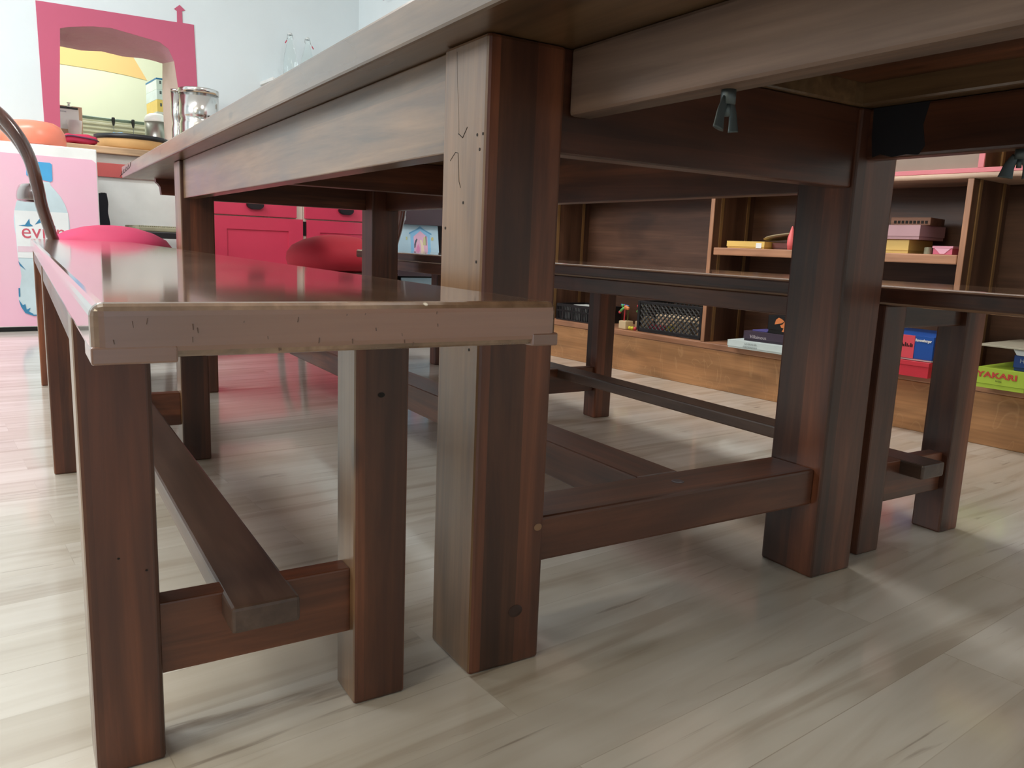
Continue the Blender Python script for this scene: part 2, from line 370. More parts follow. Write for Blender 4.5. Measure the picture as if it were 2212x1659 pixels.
# pink painted surround with its little chimney
bm = bmesh.new()
fr = [(0.182, 0.93), (0.910+0.10, 0.93), (1.010, 1.376), (1.000, 1.728), (0.935, 1.727), (0.934, 1.792), (0.953, 1.800), (0.921, 1.825), (0.889, 1.797), (0.905, 1.788), (0.904, 1.724), (0.173, 1.698)]
add_poly(bm, [fr, hole], lambda s, z: (s, T1-0.004, z))
r = bmesh.ops.extrude_face_region(bm, geom=list(bm.faces)); bmesh.ops.translate(bm, vec=(0, 0.004, 0), verts=[g for g in r['geom'] if isinstance(g, bmesh.types.BMVert)])
structure('trim_1', bm, pinkpaint)
# kitchen beyond the hatch
bm = bmesh.new(); add_box(bm, S0, S1, 6.8, 6.95, 0, HC); add_box(bm, S0-0.1, S0, TB, 6.8, 0, HC); add_box(bm, S1, S1+0.1, TB, 6.8, 0, HC); structure('wall_kitchen', bm, kit_m)
bm = bmesh.new(); add_prism(bm, [(0.45, 1.775), (0.90, 1.772), (1.08, 1.762), (1.24, 1.745), (1.13, 1.93), (1.05, 2.05), (0.45, 2.10)], 'y', 6.795, 6.80)
structure('trim_3', bm, plaster('orange_wall_paint', srgb(250, 208, 140), 0.7, 0.03))

# ------------------------------------------------------------------ dining table (world frame)
a, b, W, L, H, TT = 0.0951, 0.0979, 0.5999, 1.8177, 0.6984, 0.0453
dk = plain('crack_dark', (0.012, 0.008, 0.006), 0.8)
def crack(T, par, pts, wd=0.0008):
    bm = bmesh.new(); add_tube(bm, pts, wd, 5); T.part('crack', bm, dk, parent=par)
DT = Thing('dining_table', 'long dark-stained wooden table on square legs, standing between the two benches', 'table', (0.35, 0.9, 0))
X0, X1, YF, YN = -0.040, W+a+0.040, L+b+1.018, -0.98
bm = bmesh.new()
add_box(bm, 0.130, X1-0.130, 0.0, YF, H+0.0002, H+TT-0.0002, 0.003)
add_box(bm, X0, 0.135, YN, YF, H, H+TT, 0.004); add_box(bm, X1-0.135, X1, YN, YF, H, H+TT, 0.004)
DT.part('tabletop', bm, tablew())
DT.part('extension_leaf', box(0.1352, X1-0.1352, YN, -0.0005, H+0.030, H+TT-0.0005, bevel=0.002), woody())
def leg(x, y, wdt, dep, h, T, mat, bev=0.004): return T.part('leg', box(x, x+wdt, y, y+dep, 0, h, bevel=bev, seg=2), mat, label=None)
legs = [leg(x, y, a, b, H-0.0005, DT, woodz()) for x, y in ((0, 0), (W, 0), (0, L), (W, L))]
paler(legs[0]); paler(legs[2])
AP = 0.1098
DT.part('side_apron', box(0.0097, 0.045, b-0.001, L+0.001, H-AP, H-0.0004, bevel=0.002), tablew())
DT.part('side_apron', box(W+a-0.045, W+a-0.0097, b-0.001, L+0.001, H-AP, H-0.0004, bevel=0.002), woody())
DT.part('end_apron', box(a-0.001, W+0.001, 0.006, 0.036, H-AP, H-0.0004, bevel=0.002), woodx())
DT.part('end_apron', box(a-0.001, W+0.001, L+b-0.036, L+b-0.006, H-AP, H-0.0004, bevel=0.002), woodx())
DT.part('cross_rail', box(0.046, W+a-0.046, 1.29, 1.33, H-0.080, H-0.0004, bevel=0.002), woodx())
def wing(T, rail, x, y, z, rz=0.5):
    bm = bmesh.new(); add_lathe(bm, [(0.0065, z-0.012), (0.0065, z+0.001)], x, y, 14); add_lathe(bm, [(0.003, z-0.022), (0.003, z-0.010)], x, y, 10)
    for sg in (-1, 1):
        c, s_ = math.cos(rz)*sg, math.sin(rz)*sg
        pts = [(x+c*0.004, y+s_*0.004, z-0.008), (x+c*0.010, y+s_*0.010, z-0.019), (x+c*0.012, y+s_*0.012, z-0.028), (x+c*0.013, y+s_*0.013, z-0.034)]
        add_tube(bm, smooth_curve(pts, 4), 0.0050, 12, 0.0085, 0.25, up=(c, s_, 0.2))
    T.part('wing_nut', bm, plain('grey_metal', (0.10, 0.12, 0.125), 0.5, 0.8), True, 'grey metal wing nut', rail)
for x0_, x1_, y0_, y1_ in ((0.104, 0.134, -0.93, 0.004), (W+0.020, W+0.050, -0.93, 0.004)):
    r_ = DT.part('extension_rail', box(x0_, x1_, y0_, y1_, H-0.070, H-0.0004, bevel=0.004), raily() if x0_ < 0.3 else woody())
    wing(DT, r_, x0_+0.016, -0.212 if x0_ < 0.3 else -0.20, H-0.070, 0.25 if x0_ < 0.3 else -0.9)
DT.part('black_stain', add_prism(bmesh.new(), [(-0.004, H-0.001), (-0.086, H-0.001), (-0.080, H-0.030), (-0.086, H-0.058), (-0.078, H-0.069), (-0.060, H-0.067), (-0.040, H-0.0695), (-0.022, H-0.064), (-0.010, H-0.068), (-0.006, H-0.040)], 'x', W+0.0194, W+0.0199), plain('black_grime', (0.008, 0.009, 0.014), 0.6))
for i in range(5):
    yy = 2.62+i*0.075
    crack(DT, None, smooth_curve([(X0-0.0001, yy, H+0.042-i*0.004), (X0-0.0001, yy+0.03, H+0.028-i*0.003), (X0-0.0001, yy+0.085, H+0.022-i*0.003)], 4), 0.0013)
prof = [(0.068, H-0.0004), (0.068, H-0.014), (0.076, H-0.020), (0.084, H-0.032), (0.087, H-0.062), (W-0.02, H-0.062), (W-0.02, H-0.0004)]
DT.part('end_rail', add_prism(bmesh.new(), prof, 'y', YF-0.14, YF-0.10), woodx())
s1_, s0_, rs, sw = 0.1716, 0.1157, 0.0134, 0.0833
DT.part('end_stretcher', box(a-0.001, W+0.001, rs, rs+sw, s0_, s1_, bevel=0.004), woodx())
DT.part('end_stretcher', box(a-0.001, W+0.001, L+b-rs-sw, L+b-rs, s0_, s1_, bevel=0.004), woodx())
DT.part('center_stretcher', box(0.3178, 0.3974, rs+sw-0.001, L+b-rs-sw+0.001, 0.1132, s1_-0.0003, bevel=0.003), woody())
DT.part('screw_cap', add_lathe(bmesh.new(), [(0.009, s1_-0.001), (0.009, s1_+0.0006), (0.006, s1_+0.0012)], 0.358, 0.055, 16), plain('dusty_metal', (0.12, 0.11, 0.13), 0.35, 0.6))
# cracks, worm holes and knots the photo shows on the near left leg
X_ = 0.0001
crack(DT, legs[0], [(X_, .068, .690), (X_, .066, .665), (X_, .063, .640), (X_, .060, .618), (X_, .059, .604)], .0003)
crack(DT, legs[0], [(X_, .060, .605), (X_, .050, .600), (X_, .040, .610)], .0006)
crack(DT, legs[0], [(X_, .078, .578), (X_, .066, .586), (X_, .060, .585), (X_, .058, .572), (X_, .056, .555), (X_, .052, .548)], .0005)
for y_, z_ in ((0.018, .600), (0.012, .585), (0.086, .505), (0.045, .532), (0.006, .60), (0.082, .40), (0.022, .375), (0.012, .47)):
    bm = bmesh.new(); add_lathe(bm, [(0.0017, -0.0003), (0.0017, 0.0003)], y_, z_, 10, 'x'); DT.part('worm_hole', bm, dk, parent=legs[0])

for x_, z_, r_, m_ in ((0.0865, 0.166, 0.0055, plain('tan_knot', (0.30, 0.16, 0.08), 0.5)), (0.060, 0.067, 0.0095, plain('dark_knot', (0.045, 0.020, 0.014), 0.5))):
    bm = bmesh.new(); add_lathe(bm, [(r_, -0.0004), (r_*0.6, -0.0007), (0.0005, -0.0008)], x_, z_, 14, 'y', 0.8); DT.part('knot', bm, m_, parent=legs[0])

# ------------------------------------------------------------------ benches (world frame)
def bench(X, dy, label, wide=0.0, mirror=False):
    """X = left face of the legs; the legs stand at three stations along the table"""
    T = Thing('bench', label, 'bench', (X+0.15, 1.0+dy, 0), group='long benches at the table')
    lw, ld, hs = 0.0583, 0.0547, 0.4190
    xr = X+0.2427; ys = [0.0059+dy, 1.0443+dy, 2.0986+dy]
    seat = bmesh.new(); add_box(seat, X-0.003, xr+lw+0.001-0.005, -0.2592+dy, 2.3479+dy, hs, 0.4500, 0.007, 4)
    fm = wood('bench_end_face', 'x', (0.20, 0.092, 0.060), (0.25, 0.120, 0.078), (0.31, 0.155, 0.102), rough=0.42, coat=1.0, cr=0.22, lam=0.0, knots=0.5, scale=0.7)
    fm.node_tree.nodes['Principled BSDF'].inputs['Coat IOR'].default_value = 1.7
    sp = T.part('seat', seat, [seat_mat(), fm])
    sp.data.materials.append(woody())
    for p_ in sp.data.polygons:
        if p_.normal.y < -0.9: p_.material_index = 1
        elif X > 0 and abs(p_.normal.x) > 0.9: p_.material_index = 2  # far bench: shade under the table put into darker seat sides
    if X < 0:                                                       # dents the photo shows in the worn front edge
        rnd = random.Random(5)
        for i in range(22):
            bm = bmesh.new()
            x_ = X+0.004+0.20*rnd.random()**1.4; z_ = hs+0.003+rnd.random()*0.024; ln = rnd.uniform(0.0005, 0.0018); sl = rnd.uniform(-0.4, 0.4)
            add_tube(bm, [(x_, -0.2592, z_-ln), (x_+sl*ln, -0.2593, z_+ln)], rnd.uniform(0.0002, 0.00042), 5)
            T.part('dent', bm, plain('dent_brown', (0.13, 0.075, 0.058), 0.7), parent=sp)
    tone = fm
    T.part('corner_block', box(X-0.0032, X+0.040, -0.2596+dy, -0.215+dy, hs-0.0022, hs+0.0075, bevel=0.0012), tone, parent=sp)
    T.part('corner_block', box(xr+lw-0.026, xr+lw-0.0038, -0.2596+dy, -0.225+dy, hs-0.0008, hs+0.0085, bevel=0.0012), tone, parent=sp)
    for y in ys:
        for x in (X, xr):
            lg = T.part('leg', box(x, x+lw, y, y+ld, 0, hs+0.0003, bevel=0.0035), woodz())
            if X < 0: paler(lg)
        T.part('cross_rail', box(X+lw-0.001, xr+0.001, y+0.013, y+0.040, 0.0795, 0.150, bevel=0.002), woodx())
        T.part('seat_rail', box(X+lw-0.001, xr+0.001, y+0.013, y+0.040, 0.380, hs+0.0002, bevel=0.002), woodx())
    for x in (X+0.002, xr+lw-0.024):
        for y0, y1 in zip(ys, ys[1:]): T.part('side_rail', box(x, x+0.022, y0+ld-0.001, y1+0.001, 0.385, hs+0.0002, bevel=0.002), woody())
    cx = X+0.114
    T.part('foot_stretcher', box(cx, cx+0.064, ys[0]-0.029, ys[2]+ld+0.03, 0.1245, 0.1503, bevel=0.0035), foot_mat())
    return T
B1 = bench(-0.3781, 0.0, 'glossy wooden bench in the foreground with crumbs on its seat, left of the table')
B2 = bench(0.7525, 0.0215, 'wooden bench in shade on the far side of the table, before the bookshelf')
# knots on the near legs of the front bench
for x_, y_, z_, r_ in ((-0.108, 0.0056, 0.335, 0.0038), (-0.33, 0.0056, 0.19, .0012), (-0.352, 0.0056, 0.205, .0012)):
    bm = bmesh.new(); add_lathe(bm, [(r_, y_-0.0003), (r_*0.8, y_+0.0005)], x_, z_, 12, 'y', 0.7); B1.part('knot', bm, dk)

# ------------------------------------------------------------------ bookshelf on the right wall
BS = Thing('bookshelf', 'long brown wooden bookshelf with oak plinth along the right wall', 'bookshelf', (1.95, 1.0, 0), 'r')
SF, SB, N0, N1 = 1.84, 2.085, -0.565, 2.116
BS.part('plinth', box(SF, SB-0.002, N0, N1, 0, 0.1446, bevel=0.002), plinth_mat(), label='light oak plinth with wavy grain')
BS.part('bottom_board', box(SF-0.003, SB-0.002, N0, N1, 0.145, 0.168, bevel=0.004), shelf_edge())
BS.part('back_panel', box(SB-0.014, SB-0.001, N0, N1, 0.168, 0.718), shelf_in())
divs = [N0, 0.320-0.869+0.016, 0.320, 1.189, 2.100]; divs = [N0, 0.320, 1.189, 2.100]
for t_ in divs:
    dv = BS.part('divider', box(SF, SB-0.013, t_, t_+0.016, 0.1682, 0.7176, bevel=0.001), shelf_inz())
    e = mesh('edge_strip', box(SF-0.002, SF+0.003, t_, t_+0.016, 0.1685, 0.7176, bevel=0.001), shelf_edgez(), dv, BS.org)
    if t_ < 2:
        for s_ in (SF+0.035, SF+0.185):
            for tt in ((t_+0.016,) if t_ > 2 else (t_-0.003, t_+0.016)):
                bm = bmesh.new(); add_box(bm, s_, s_+0.014, tt, tt+0.003, 0.17, 0.717)
                BS.part('peg_rail', bm, plain('peg_rail_metal', (0.42, 0.25, 0.11), 0.35, 0.6), parent=dv)
    else:
        for s_ in (SF+0.035, SF+0.185):
            BS.part('peg_rail', box(s_, s_+0.014, t_-0.003, t_, 0.17, 0.717), plain('peg_rail_metal', (0.42, 0.25, 0.11), 0.35, 0.6), parent=dv)
sh = BS.part('shelf', box(SF, SB-0.015, 0.3385, 1.1805, 0.4853, 0.5118, bevel=0.003), shelf_edge())
BS.part('top_board', box(SF-0.004, SB-0.001, N0-0.01, N1+0.01, 0.718, 0.733, bevel=0.006, seg=3), wood('pale_edge_wood', 'y', (0.42, 0.27, 0.19), (0.52, 0.36, 0.27), (0.60, 0.45, 0.36), rough=0.35, lam=0, knots=0.05), label='beige rounded edge of the top board')
pk = plain('pink_trim', srgb(222, 128, 138), 0.5)
HU = Thing('hutch', 'upper cabinet with pink trim standing on the bookshelf', 'cabinet', (1.95, 1.0, 0.733), 'r')
HU.part('bottom_rail', box(SF, SB-0.002, N0, N1, 0.7331, 0.7455, bevel=0.001), pk)
up_ = HU.part('upright', box(SF+0.006, SB-0.002, 0.302, 0.317, 0.7456, 1.60, bevel=0.001), shelf_inz())
HU.part('pink_edge', box(SF, SF+0.0058, 0.302, 0.317, 0.7456, 1.60, bevel=0.001), pk, parent=up_)
HU.part('upright', box(SF, SB-0.002, N0, N0+0.015, 0.7456, 1.60, bevel=0.001), pk)
HU.part('upright', box(SF, SB-0.002, N1-0.015, N1, 0.7456, 1.60, bevel=0.001), pk)
HU.part('sliding_panel', box(SF+0.012, SF+0.020, 0.3175, N1-0.016, 0.7456, 1.599), plain('grey_brown_panel', srgb(150, 132, 120), 0.6))
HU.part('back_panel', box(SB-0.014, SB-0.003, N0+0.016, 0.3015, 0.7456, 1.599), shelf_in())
HU.part('top_board', box(SF, SB-0.002, N0, N1, 1.6, 1.62, bevel=0.001), pk)
HU.part('peg_rail', box(SF+0.10, SF+0.115, 0.297, 0.302, 0.7456, 1.599), plain('peg_rail_metal', (0.42, 0.25, 0.11), 0.35, 0.6))
single('storage_box', box(SF+0.02, SF+0.17, 0.03, 0.234, 0.7457, 0.84, bevel=0.003), plain('pale_yellow_card', srgb(214, 196, 120), 0.6), 'pale yellow box in the upper cabinet at the right picture edge, behind the wing nut', 'box', (1.95, 0.12, 0.7457), 'r')

# ------------------------------------------------------------------ things on the shelves (room frame)
RF = (HP, 0, -HP)          # lettering facing the room from the shelves (parent already turned by TH)
def carton(name, label, cat, s0, s1, t0, t1, z0, z1, mats, lid=None, rot=0.0, group=None, tex=None, lidz=None):
    """a game box: tray and lid, lid overlapping the tray"""
    T = Thing(name, label, cat, ((s0+s1)/2, (t0+t1)/2, z0), 'r', group, rot)
    lz = lidz if lidz else z0+(z1-z0)*0.22
    T.part('tray', box(s0+0.002, s1-0.002, t0+0.002, t1-0.002, z0+0.0002, z1-0.003, bevel=0.0008), mats[0])
    bm = bmesh.new()
    add_box(bm, s0, s1, t0, t1, z1-0.002, z1, 0.0005)
    for q in ((s0, s0+0.0018, t0, t1), (s1-0.0018, s1, t0, t1), (s0, s1, t0, t0+0.0018), (s0, s1, t1-0.0018, t1)): add_box(bm, *q, lz, z1-0.0005, 0.0004)
    T.part('lid', bm, mats[1]); return T
card = lambda n, *c: plain(n, srgb(*c), 0.45)
yk = carton('game_box', 'lime green box with red YAKARI lettering on the bottom shelf', 'game box', 1.765, 2.0, 0.098, 0.217, 0.1682, 0.222, (card('lime_card', 178, 206, 70), card('lime_card', 178, 206, 70)), group='board games on the bottom shelf')
red_t = card('red_letter', 206, 74, 66)
text(yk, 'YAKARI', 0.0205, (1.7640, 0.2150, 0.1975), (HP, 0, -HP), red_t, sx=1.38, bold=0.0006)
text(yk, 'Le jeu', 0.006, (1.7640, 0.168, 0.1885), (HP, 0, -HP), card('olive_letter', 110, 120, 60))
rd = carton('game_box', 'plain red box under the red and blue game box on the bottom shelf', 'game box', 1.765, 2.02, 0.340, 0.56, 0.1682, 0.2115, (card('red_card', 214, 48, 66), card('red_card2', 222, 56, 72)), group='board games on the bottom shelf', lidz=0.2)
rv = carton('game_box', 'red and blue game box with white lettering, on top of the plain red box', 'game box', 1.778, 2.02, 0.341, 0.60, 0.2125, 0.2835, (card('white_card', 225, 225, 225), card('blue_card', 30, 86, 176)), group='board games on the bottom shelf', lidz=0.218)
rv.part('red_panel', box(1.7766, 1.7778, 0.394, 0.60, 0.2185, 0.2832), card('coral_card', 236, 84, 98))
text(rv, 'Ravensburger', 0.0105, (1.7768, 0.3925, 0.268), (HP, 0, -HP), card('white_letter', 240, 240, 240), sx=0.78, bold=0.0004)
bm = bmesh.new()
for i, (t_, h_) in enumerate(((0.428, 0.010), (0.424, 0.006), (0.419, 0.012), (0.414, 0.009), (0.409, 0.005), (0.404, 0.011), (0.400, 0.008))): add_box(bm, 1.7760, 1.7767, t_-0.0016, t_+0.0016, 0.250, 0.250+h_)
rv.part('printed_figures', bm, card('dark_print', 60, 20, 24))
bb = carton('game_box', 'small dark blue box resting on the lime green box', 'game box', 1.775, 1.98, 0.02, 0.136, 0.2224, 0.262, (card('navy_card', 30, 56, 110), card('navy_card2', 34, 64, 124)), group='board games on the bottom shelf')
text(bb, 'Hi', 0.016, (1.7742, 0.122, 0.244), (HP, 0, -HP), card('grey_letter', 150, 160, 170))
single('plastic_cover', add_prism(bmesh.new(), [(0.02, 0.2624), (0.130, 0.2624), (0.140, 0.277), (0.02, 0.277)], 'x', 1.772, 1.98, 0.001), plain('milky_plastic', srgb(206, 212, 214), 0.35), 'milky white plastic cover lying on the dark blue box', 'cover', (1.88, 0.08, 0.2624), 'r')
single('game_board', box(1.766, 2.04, 0.0, 0.224, 0.2775, 0.2825, bevel=0.001), card('grey_board', 176, 170, 152), 'thin grey board lying over the blue and lime boxes at the right picture edge', 'board', (1.9, 0.1, 0.2775), 'r')
wb_ = carton('game_box', 'flat white box with faint grey lettering on the bottom shelf', 'game box', 1.80, 2.04, 0.835, 1.055, 0.1682, 0.1955, (card('cream_card', 214, 226, 226), card('pale_card', 218, 232, 232)), group='board games on the bottom shelf', rot=0.03)
text(wb_, 'LE GRAND', 0.0085, (1.799, 0.985, 0.1855), (HP, 0, -HP), card('faint_letter', 178, 188, 190), sx=1.2)
text(wb_, 'CASTERMAN', 0.0085, (1.799, 0.990, 0.1745), (HP, 0, -HP), card('faint_letter', 178, 188, 190), sx=1.15)
vi = carton('game_box', 'dark purple box with silver lettering lying on the flat white box', 'game box', 1.835, 2.045, 0.860, 1.020, 0.1957, 0.230, (card('plum_card', 58, 44, 58), card('plum_card2', 70, 56, 72)), group='board games on the bottom shelf', rot=0.10)
text(vi, 'Villainous', 0.0165, (1.8342, 0.995, 0.2065), (HP, 0, -HP), card('silver_letter', 196, 184, 190), sx=1.0)
bg_ = carton('game_box', 'black box with an orange figure on its side, on the dark purple box', 'game box', 1.842, 2.05, 0.80, 0.925, 0.2303, 0.292, (card('black_card', 18, 16, 18), card('black_card', 18, 16, 18)), group='board games on the bottom shelf')
og = card('orange_print', 232, 140, 84)
bm = bmesh.new(); add_prism(bm, [(0.898, 0.262), (0.872, 0.268), (0.862, 0.275), (0.872, 0.282), (0.884, 0.286), (0.894, 0.278)], 'x', 1.8408, 1.8418)
add_prism(bm, [(0.868, 0.240), (0.842, 0.240), (0.838, 0.272), (0.860, 0.274), (0.868, 0.264), (0.876, 0.262), (0.872, 0.254), (0.862, 0.252)], 'x', 1.8408, 1.8418)
bg_.part('printed_figure', bm, og)
single('card_tile', box(1.850, 1.93, 0.93, 0.99, 0.2305, 0.2345, bevel=0.0005), card('violet_card', 96, 90, 160), 'small violet and white card on the dark purple box', 'card', (1.9, 0.96, 0.2305), 'r')

# bead and block construction toys
def toy(label, t0, s0, bw, cols):
    T = Thing('bead_toy', label, 'toy', (s0+0.02, t0, 0.1682), 'r', 'wooden block toys with beads')
    T.part('block', box(s0, s0+0.045, t0-bw/2, t0+bw/2, 0.1683, 0.2025, bevel=0.003), plain('pale_wood_block', srgb(222, 196, 156), 0.6))
    T.part('rod', add_tube(bmesh.new(), [(s0+0.015, t0+0.004, 0.202), (s0+0.015, t0+0.002, 0.268)], 0.0026, 8), plain('red_rod', srgb(206, 66, 74), 0.4))
    T.part('rod', add_tube(bmesh.new(), [(s0+0.022, t0-0.010, 0.202), (s0+0.022, t0-0.010, 0.262)], 0.0018, 8), plain('olive_rod', srgb(96, 110, 50), 0.4))
    T.part('crossbar', add_tube(bmesh.new(), [(s0+0.012, t0+0.022, 0.268), (s0+0.020, t0-0.012, 0.264)], 0.0028, 8), plain('blue_rod', srgb(50, 130, 210), 0.4))
    for i, (dt, z, r_, c) in enumerate(cols):
        bm = bmesh.new(); bmesh.ops.create_uvsphere(bm, u_segments=14, v_segments=9, radius=r_); bmesh.ops.translate(bm, vec=(s0+0.012, t0+dt, z), verts=bm.verts)
        T.part('bead', bm, plain('bead_%d_%d_%d' % c, srgb(*c), 0.35), True)
    T.part('arm', add_tube(bmesh.new(), [(s0+0.010, t0+0.024, 0.240), (s0+0.010, t0+0.010, 0.252), (s0+0.012, t0-0.012, 0.262)], 0.0048, 8), plain('green_peg', srgb(118, 206, 120), 0.35), True)
    return T
toy('wooden block toy with red rod and coloured beads, left of the second block', 1.626, 1.850, 0.040, [(0.028, 0.236, 0.0062, (220, 70, 80)), (-0.006, 0.258, 0.0088, (236, 142, 84)), (0.014, 0.264, 0.006, (96, 190, 110)), (-0.016, 0.255, 0.0075, (240, 150, 90))])
toy('smaller wooden block toy with yellow beads beside the black lattice crate', 1.584, 1.905, 0.044, [(-0.004, 0.262, 0.0072, (222, 210, 70)), (-0.012, 0.266, 0.007, (214, 212, 90)), (-0.027, 0.244, 0.0062, (222, 200, 90)), (0.020, 0.264, 0.0062, (206, 60, 72)), (0.006, 0.254, 0.006, (222, 140, 90))])
for i, (t_, c, nm) in enumerate(((1.592, (222, 214, 60), 'yellow bead on the shelf touching the front wooden block'), (1.578, (216, 210, 64), 'yellow bead lying beside the red bead'), (1.562, (206, 62, 74), 'red bead lying next to the black lattice crate'))):
    bm = bmesh.new(); bmesh.ops.create_uvsphere(bm, u_segments=16, v_segments=10, radius=0.0078)
    bm2 = bmesh.new(); bmesh.ops.create_uvsphere(bm2, u_segments=16, v_segments=10, radius=0.0078); bmesh.ops.translate(bm2, vec=(1.862, t_, 0.1759), verts=bm2.verts)
    single('loose_bead', bm2, plain('bead_%d_%d_%d' % c, srgb(*c), 0.35), nm, 'bead', (1.862, t_, 0.1682), 'r', 'loose beads on the shelf', smooth=True)

# black lattice crate with wooden pieces inside
def lattice(bm, axis, at, a0, a1, z0, z1, step=0.022, w_=0.0036, th=0.003):
    def bar(p, q):
        P = [(at, p[0], p[1]), (at, q[0], q[1])] if axis == 's' else [(p[0], at, p[1]), (q[0], at, q[1])]
        add_tube(bm, P, w_, 4, flat=th/w_ if axis == 's' else 1.0)
    h = z1-z0; x = a0-h
    while x < a1:
        for sg in (1, -1):
            p0, p1 = (x, z0), (x+h, z1)
            lo, hi = max(p0[0], a0), min(p1[0], a1)
            if hi > lo:
                za, zb = z0+(lo-x), z0+(hi-x)
                if sg < 0: za, zb = z1-(za-z0), z1-(zb-z0)
                bar((lo, za), (hi, zb))
        x += step
CR = Thing('lattice_crate', 'black plastic crate with diamond lattice sides holding wooden pieces', 'crate', (1.94, 1.39, 0.1682), 'r')
cs0, cs1, ct0, ct1, cz = 1.862, 2.05, 1.228, 1.545, 0.292
bm = bmesh.new()
for st in ((cs0, 's'), (cs1, 's')): lattice(bm, 's', st[0], ct0+0.008, ct1-0.008, 0.182, cz-0.008)
lattice(bm, 't', ct0, cs0+0.005, cs1-0.005, 0.182, cz-0.008); lattice(bm, 't', ct1, cs0+0.005, cs1-0.005, 0.182, cz-0.008)
CR.part('lattice_wall', bm, black())
bm = bmesh.new(); add_box(bm, cs0-0.002, cs1+0.002, ct0-0.002, ct1+0.002, 0.1684, 0.1735, 0.002)
for q in ((cs0-0.003, cs0+0.003, ct0-0.003, ct1+0.003), (cs1-0.003, cs1+0.003, ct0-0.003, ct1+0.003), (cs0, cs1, ct0-0.003, ct0+0.003), (cs0, cs1, ct1-0.003, ct1+0.003)):
    add_box(bm, *q, 0.1735, 0.184, 0.001); add_box(bm, *q, cz-0.01, cz, 0.001)
for s_ in (cs0, cs1):
    for t_ in (ct0, ct1): add_box(bm, s_-0.005, s_+0.005, t_-0.006, t_+0.006, 0.1735, cz, 0.002)
CR.part('crate_frame', bm, black())
pieces = [(1.876, 1.52, 'beige'), (1.876, 1.475, 'pink'), (1.876, 1.432, 'pink'), (1.876, 1.385, 'yellow'), (1.876, 1.343, 'beige'), (1.876, 1.30, 'beige')]
pc = dict(beige=(232, 206, 170), pink=(226, 92, 120), yellow=(226, 206, 84))
names = dict(beige='pale wooden block inside the lattice crate', pink='pink block in the lattice crate', yellow='yellow block in the middle of the lattice crate')
for i, (s_, t_, c) in enumerate(pieces):
    h = 0.026 if c == 'pink' else (0.034 if c == 'yellow' else 0.055)
    single('toy_block', box(s_-0.006, s_+0.029, t_-0.019, t_+0.019, 0.1737, 0.1737+h, bevel=0.003), plain('block_'+c, srgb(*pc[c]), 0.6), names[c], 'block', (s_, t_, 0.1737), 'r', 'blocks in the lattice crate' if c != 'yellow' else None)
single('toy_block', box(1.92, 2.02, 1.27, 1.51, 0.1737, 0.238, bevel=0.004), plain('block_beige', srgb(*pc['beige']), 0.6), 'large pale wooden board behind the small blocks in the lattice crate', 'block', (1.96, 1.4, 0.1737), 'r')
# cutlery basket
CB = Thing('slotted_basket', 'black slotted basket with white bundles at the left end of the shelf', 'basket', (1.93, 1.93, 0.1682), 'r')
bm = bmesh.new(); bs0, bs1, bt0, bt1 = 1.858, 2.03, 1.812, 2.055
add_box(bm, bs0, bs1, bt0, bt1, 0.1684, 0.174, 0.001)
for s_ in (bs0, bs1-0.004):
    t_ = bt0
    i = 0
    while t_ < bt1-0.002:
        add_box(bm, s_, s_+0.004, t_, t_+(0.012 if i % 6 == 0 else 0.0035), 0.174, 0.232); t_ += (0.016 if i % 6 == 0 else 0.0098); i += 1
    add_box(bm, s_, s_+0.004, bt0, bt1, 0.2075, 0.215); add_box(bm, s_, s_+0.004, bt0, bt1, 0.230, 0.242)
for t_ in (bt0, bt1-0.004): add_box(bm, bs0, bs1, t_, t_+0.004, 0.174, 0.242)
add_box(bm, bs0, bs1, 1.846, 1.850, 0.174, 0.235)
CB.part('basket_body', bm, black())
for i, (t0, t1) in enumerate(((1.856, 1.888), (1.905, 1.955), (1.968, 2.018))):
    single('paper_bundle', box(1.868, 1.95, t0, t1, 0.1742, 0.236+0.006*(i % 2), bevel=0.004), plain('white_bundle', srgb(214, 220, 218), 0.7), ['rightmost white bundle in the black slotted basket', 'middle white bundle in the black slotted basket', 'leftmost white bundle in the black slotted basket'][i], 'paper', (1.9, (t0+t1)/2, 0.1742), 'r', 'bundles in the slotted basket')

# things on the upper shelf
yf = carton('game_box', 'flat yellow box with a white sticker on the upper shelf', 'game box', 1.848, 2.03, 0.972, 1.130, 0.512, 0.5365, (card('yellow_card', 226, 184, 96), card('yellow_card2', 232, 192, 104)), group='boxes on the upper shelf')
yf.part('sticker', box(1.8472, 1.848, 0.984, 1.006, 0.5135, 0.531), card('white_letter', 240, 240, 240))
rb = carton('game_box', 'dark red box behind the flat yellow box on the upper shelf', 'game box', 1.885, 2.04, 0.90, 0.968, 0.512, 0.534, (card('maroon_card', 96, 52, 46), card('maroon_card2', 112, 60, 54)), group='boxes on the upper shelf')
m4 = Matrix.Translation((1.93, 0.95, 0.556)) @ Matrix.Rotation(-0.17, 4, 'X')
bm = bmesh.new(); add_lathe(bm, [(0.001, -0.004), (0.066, -0.004), (0.072, 0), (0.066, 0.004), (0.001, 0.004)], 0, 0, 32); bmesh.ops.transform(bm, matrix=m4, verts=bm.verts)
single('round_board', bm, plain('grey_wood_lid', srgb(150, 136, 108), 0.5), 'round greyish wooden disc leaning over the dark red box', 'disc', (1.93, 0.95, 0.534), 'r', smooth=False)
bm = bmesh.new(); add_lathe(bm, [(0.010, 0.512), (0.013, 0.530), (0.0125, 0.550), (0.008, 0.566), (0.0045, 0.580), (0.002, 0.588), (0.0002, 0.590)], 1.868, 0.884, 16)
single('rocket_toy', bm, plain('coral_plastic', srgb(232, 110, 112), 0.35), 'coral pointed toy standing at the right of the round disc', 'toy', (1.868, 0.884, 0.512), 'r', smooth=True)
